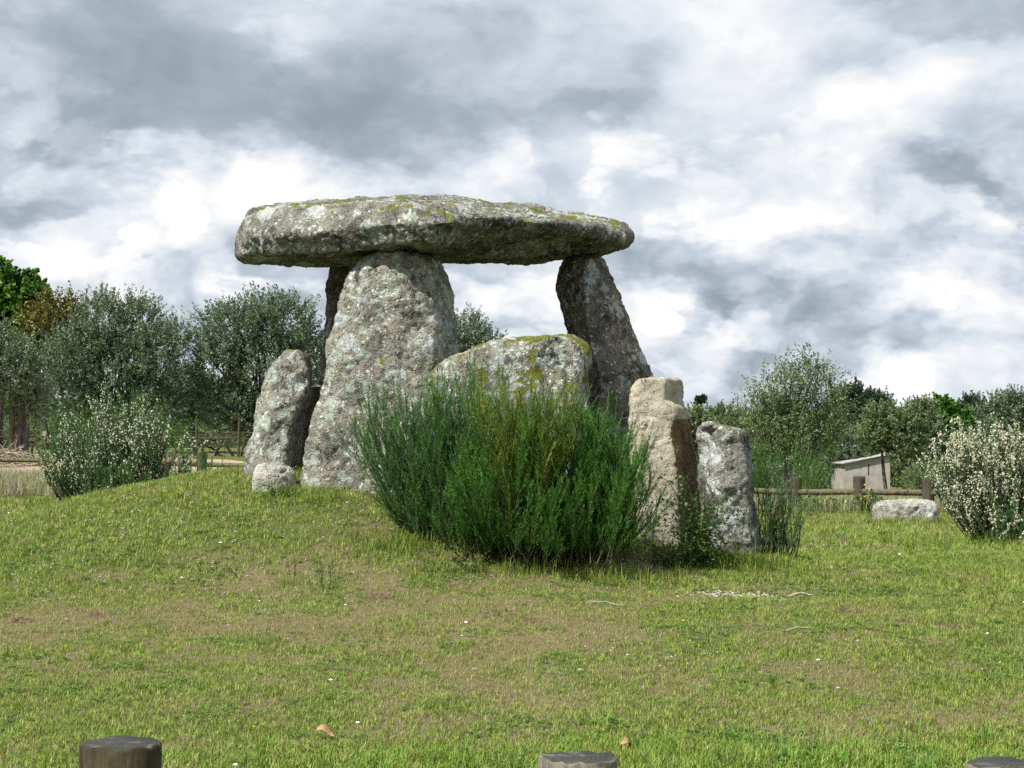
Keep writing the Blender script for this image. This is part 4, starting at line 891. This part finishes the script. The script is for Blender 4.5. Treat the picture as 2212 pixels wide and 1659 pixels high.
w_ = bramble('leafy_weed', on_ground(1872, 29.0), .14, .10, .30, 130, M_SCRUB, 'tall weed with yellow flowers at a fence post by the long boulder', 'low leafy weeds', 4, .05, 8, 'weed')
r_ = np.random.default_rng(5); C = r_.normal(size=(26, 3)) * [.16, .1, .10] + [0, 0, .30]; A = rvec(r_, 26); mb = MB(); mb.leaves(C, A, perp(r_, A), .028, .028, .5)
m, t, out = new_mat('yellow_petal'); principled(t, out, (.75, .55, .03), .6); tag(mb.build('flowers', m, w_), kind='stuff')
bramble('leafy_weed', on_ground(1010, 15.2), .14, .07, .10, 260, M_BRIGHT, 'patch of fresh green weeds at the foot of the big green broom', 'low leafy weeds', 6, .025, 3, 'weed')
bramble('leafy_weed', on_ground(603, 17.0), .14, .06, .09, 200, M_BRIGHT, 'clump of green weeds before the small round boulder', 'low leafy weeds', 7, .025, 3, 'weed')

# ------------------------------------------------------------------ hut
HY = 96.0; hs = HY / F
hx0, hx1 = xw(1824, HY), xw(1922, HY); hb = gz1((hx0 + hx1) / 2, HY) - .2; hz1 = at(1822, 1001, HY)[2]; hz2 = at(1925, 984, HY)[2]
hut = empty('stone_hut', (hx0, HY, hb)); tag(hut, 'small rendered hut with a sloping sheet roof among the olives', 'hut')
M_WALL = flat_mat('old_render', (.25, .235, .20), (.36, .345, .305), 2.2, .9, .3); M_ROOF = flat_mat('fibre_cement_sheet', (.28, .28, .27), (.42, .42, .40), 6, .8, .3); M_HOLE = flat_mat('dark_opening', (.02, .02, .02), (.04, .035, .03), 5)
W = hx1 - hx0; h1, h2 = hz1 - hb, hz2 - hb; Dp = 2.6
def wall_prism(name, pts, d0, d1, mat, parent, shx=0.0):
    n = len(pts); V = [[p[0], d0, p[1]] for p in pts] + [[p[0] + shx, d1, p[1]] for p in pts]
    q = [[i, (i + 1) % n, n + (i + 1) % n, n + i] for i in range(n)]; me = bpy.data.meshes.new(name)
    me.from_pydata(V, [], q + [list(range(n))[::-1], list(range(n, 2 * n))]); me.update(); me.materials.append(mat)
    o = bpy.data.objects.new(name, me); col.objects.link(o); o.parent = parent; return o
wl = MB()
sx0, sx1 = W * .515, W * .545; szb, szt = h1 * .62, h1 * .98
wall_prism('wall', [(0, -.3), (sx0, -.3), (sx0, h1 + (h2 - h1) * .515), (0, h1)], 0, .2, M_WALL, hut)
wall_prism('wall', [(sx1, -.3), (W, -.3), (W, h2), (sx1, h1 + (h2 - h1) * .545)], 0, .2, M_WALL, hut)
wall_prism('wall', [(sx0, -.3), (sx1, -.3), (sx1, szb), (sx0, szb)], .003, .197, M_WALL, hut)
wall_prism('wall', [(sx0, szt), (sx1, szt), (sx1, h1 + (h2 - h1) * .54), (sx0, h1 + (h2 - h1) * .515)], .003, .197, M_WALL, hut)
wall_prism('window_slit', [(sx0, szb), (sx1, szb), (sx1, szt), (sx0, szt)], .15, .19, M_HOLE, hut)
wall_prism('wall', [(.002, -.3), (.2, -.3), (.2, h1 + .02), (.002, h1 - .003)], .2, Dp, M_WALL, hut, -.26)
wall_prism('wall', [(W - .2, -.3), (W - .002, -.3), (W - .002, h2 - .003), (W - .2, h2 - .03)], .2, Dp, M_WALL, hut, -.26)
wall_prism('roof', [(-.14, h1 - .03 + .004), (W * .72, h1 + (h2 - h1) * .72 + .05), (W + .12, h2 + .04), (W + .12, h2 + .10), (-.14, h1 + .04)], -.18, Dp + .2, M_ROOF, hut, -.26)

# ------------------------------------------------------------------ vineyard
VY = 54
trl = empty('vine_trellis', on_ground(250, VY)); o0 = np.array(trl.location); tag(trl, 'wooden posts and wires of the vine row under the olives', 'trellis')
vp = []
for i, px in enumerate([-40, 60, 180, 300, 425, 515, 640]):
    p = on_ground(px, VY); h = 1.05 + .1 * (i % 2); log('post', [p - o0 - [0, 0, .2], p - o0 + [.03 * (i % 3 - 1), 0, h]], .034, 8, M_POST, M_END, trl, 400 + i); vp.append(p)
for z in (.55, .72):
    mb = MB(); P = np.array([p - o0 + [0, 0, z + (0 if k % 2 else -.02)] for k, p in enumerate(vp)]); mb.tube(P, .008, 4); mb.build('wire', M_RAIL, trl)
for i, px in enumerate([4, 22, 50, 78, 100, 122, 415, 440, 466, 486, 502, 520, 545]):
    r_ = np.random.default_rng(600 + i); c = on_ground(px, VY + .25 + r_.uniform(-.1, .5)); mb = MB()
    vine = empty('grape_vine', c); P = [np.array([0, 0, -.1])]; d = np.array([r_.normal() * .3, r_.normal() * .2, 1])
    for k in range(6): d = unit(d + r_.normal(size=3) * .55 + [0, 0, .3]); P.append(P[-1] + d * .115)
    mb.tube(np.array(P), np.linspace(.05, .032, 7), 6); mb.build('trunk', VINE, vine)
    for s_ in (-1, 1):
        mb = MB(); Q = [P[-1]]; d = np.array([s_, 0, .35])
        for k in range(5): d = unit(d + r_.normal(size=3) * .35 + [s_ * .2, 0, 0]); Q.append(Q[-1] + d * .10)
        mb.tube(np.array(Q), np.linspace(.028, .01, 6), 5); mb.build('arm', VINE, vine)
    tag(vine, 'gnarled leafless grape vine on the wire trellis', 'vine', 'grape vines on the trellis')
c = on_ground(20, 45); r_ = np.random.default_rng(9); mb = MB(); mb2 = MB()
for i in range(420):
    a_ = r_.normal(size=3) * [.75, .5, .0]; hh = .42 * math.exp(-(a_[0] / .9) ** 2 - (a_[1] / .6) ** 2) * r_.uniform(.2, 1); p = np.array([a_[0], a_[1], hh]); d = unit(r_.normal(size=3) * [1, .6, .22]); L = r_.uniform(.15, .5)
    mb.tube(np.array([p - d * L, p + [0, 0, .02], p + d * L]), r_.uniform(.006, .014), 4, cap=False)
pile = mb.build('brush_pile', M_STICK); pile.location = c; tag(pile, 'heap of dry tan prunings on the bare vineyard soil', 'brush pile')

# ------------------------------------------------------------------ far woodland and scrub under the trees
def clump(seed, mat, leaf=(.42, .26)):
    r_ = np.random.default_rng(seed); n = 900; d = rvec(r_, n); d[:, 2] = np.abs(d[:, 2]) * 1.0
    rad = r_.uniform(.55, 1, n) * (1 + .3 * vnoise(d * 2.2, seed)); C = d * rad[:, None] * [2.0, 2.0, 3.4] + [0, 0, .2]
    A = unit(d + r_.normal(size=(n, 3)) * .6 + [0, 0, .4]); mb = MB(); mb.leaves(C, A, perp(r_, A), leaf[0] * r_.uniform(.7, 1.3, n), leaf[1] * r_.uniform(.7, 1.3, n), np.clip(r_.normal(.5, .22, n), 0, 1)); return mb.build('clump', mat, smooth=False)
n = 900; yy = rng.uniform(135, 460, n); xx = rng.uniform(-.34, .34, n) * yy
wood = scatter('distant_woodland', np.column_stack([xx, yy, gz(xx, yy) - .3]), rng.uniform(0, 6, n), rng.uniform(.7, 1.25, n), rng.integers(0, 4, n), [clump(1, M_SCRUB), clump(2, M_PINE), clump(3, M_OLIVE2), clump(4, M_SCRUB)])
tag(wood, 'scrubby woodland covering the far rise', 'woodland')
n = 260; yy = rng.uniform(86, 118, n); xx = np.concatenate([rng.uniform(-.30, -.06, n // 2), rng.uniform(.04, .32, n - n // 2)]) * yy
yy = np.where(np.abs(xx / yy - (1875 - 1106) / F) < .025, np.maximum(yy, 104), yy)
scrub = scatter('scrub', np.column_stack([xx, yy, gz(xx, yy) - .1]), rng.uniform(0, 6, n), rng.uniform(.28, .55, n), rng.integers(0, 3, n), [clump(5, M_SCRUB, (.34, .2)), clump(6, M_OLIVE2, (.34, .16)), clump(7, M_OLIVE, (.34, .16))])
tag(scrub, 'tangled green scrub beneath the olives', 'scrub')
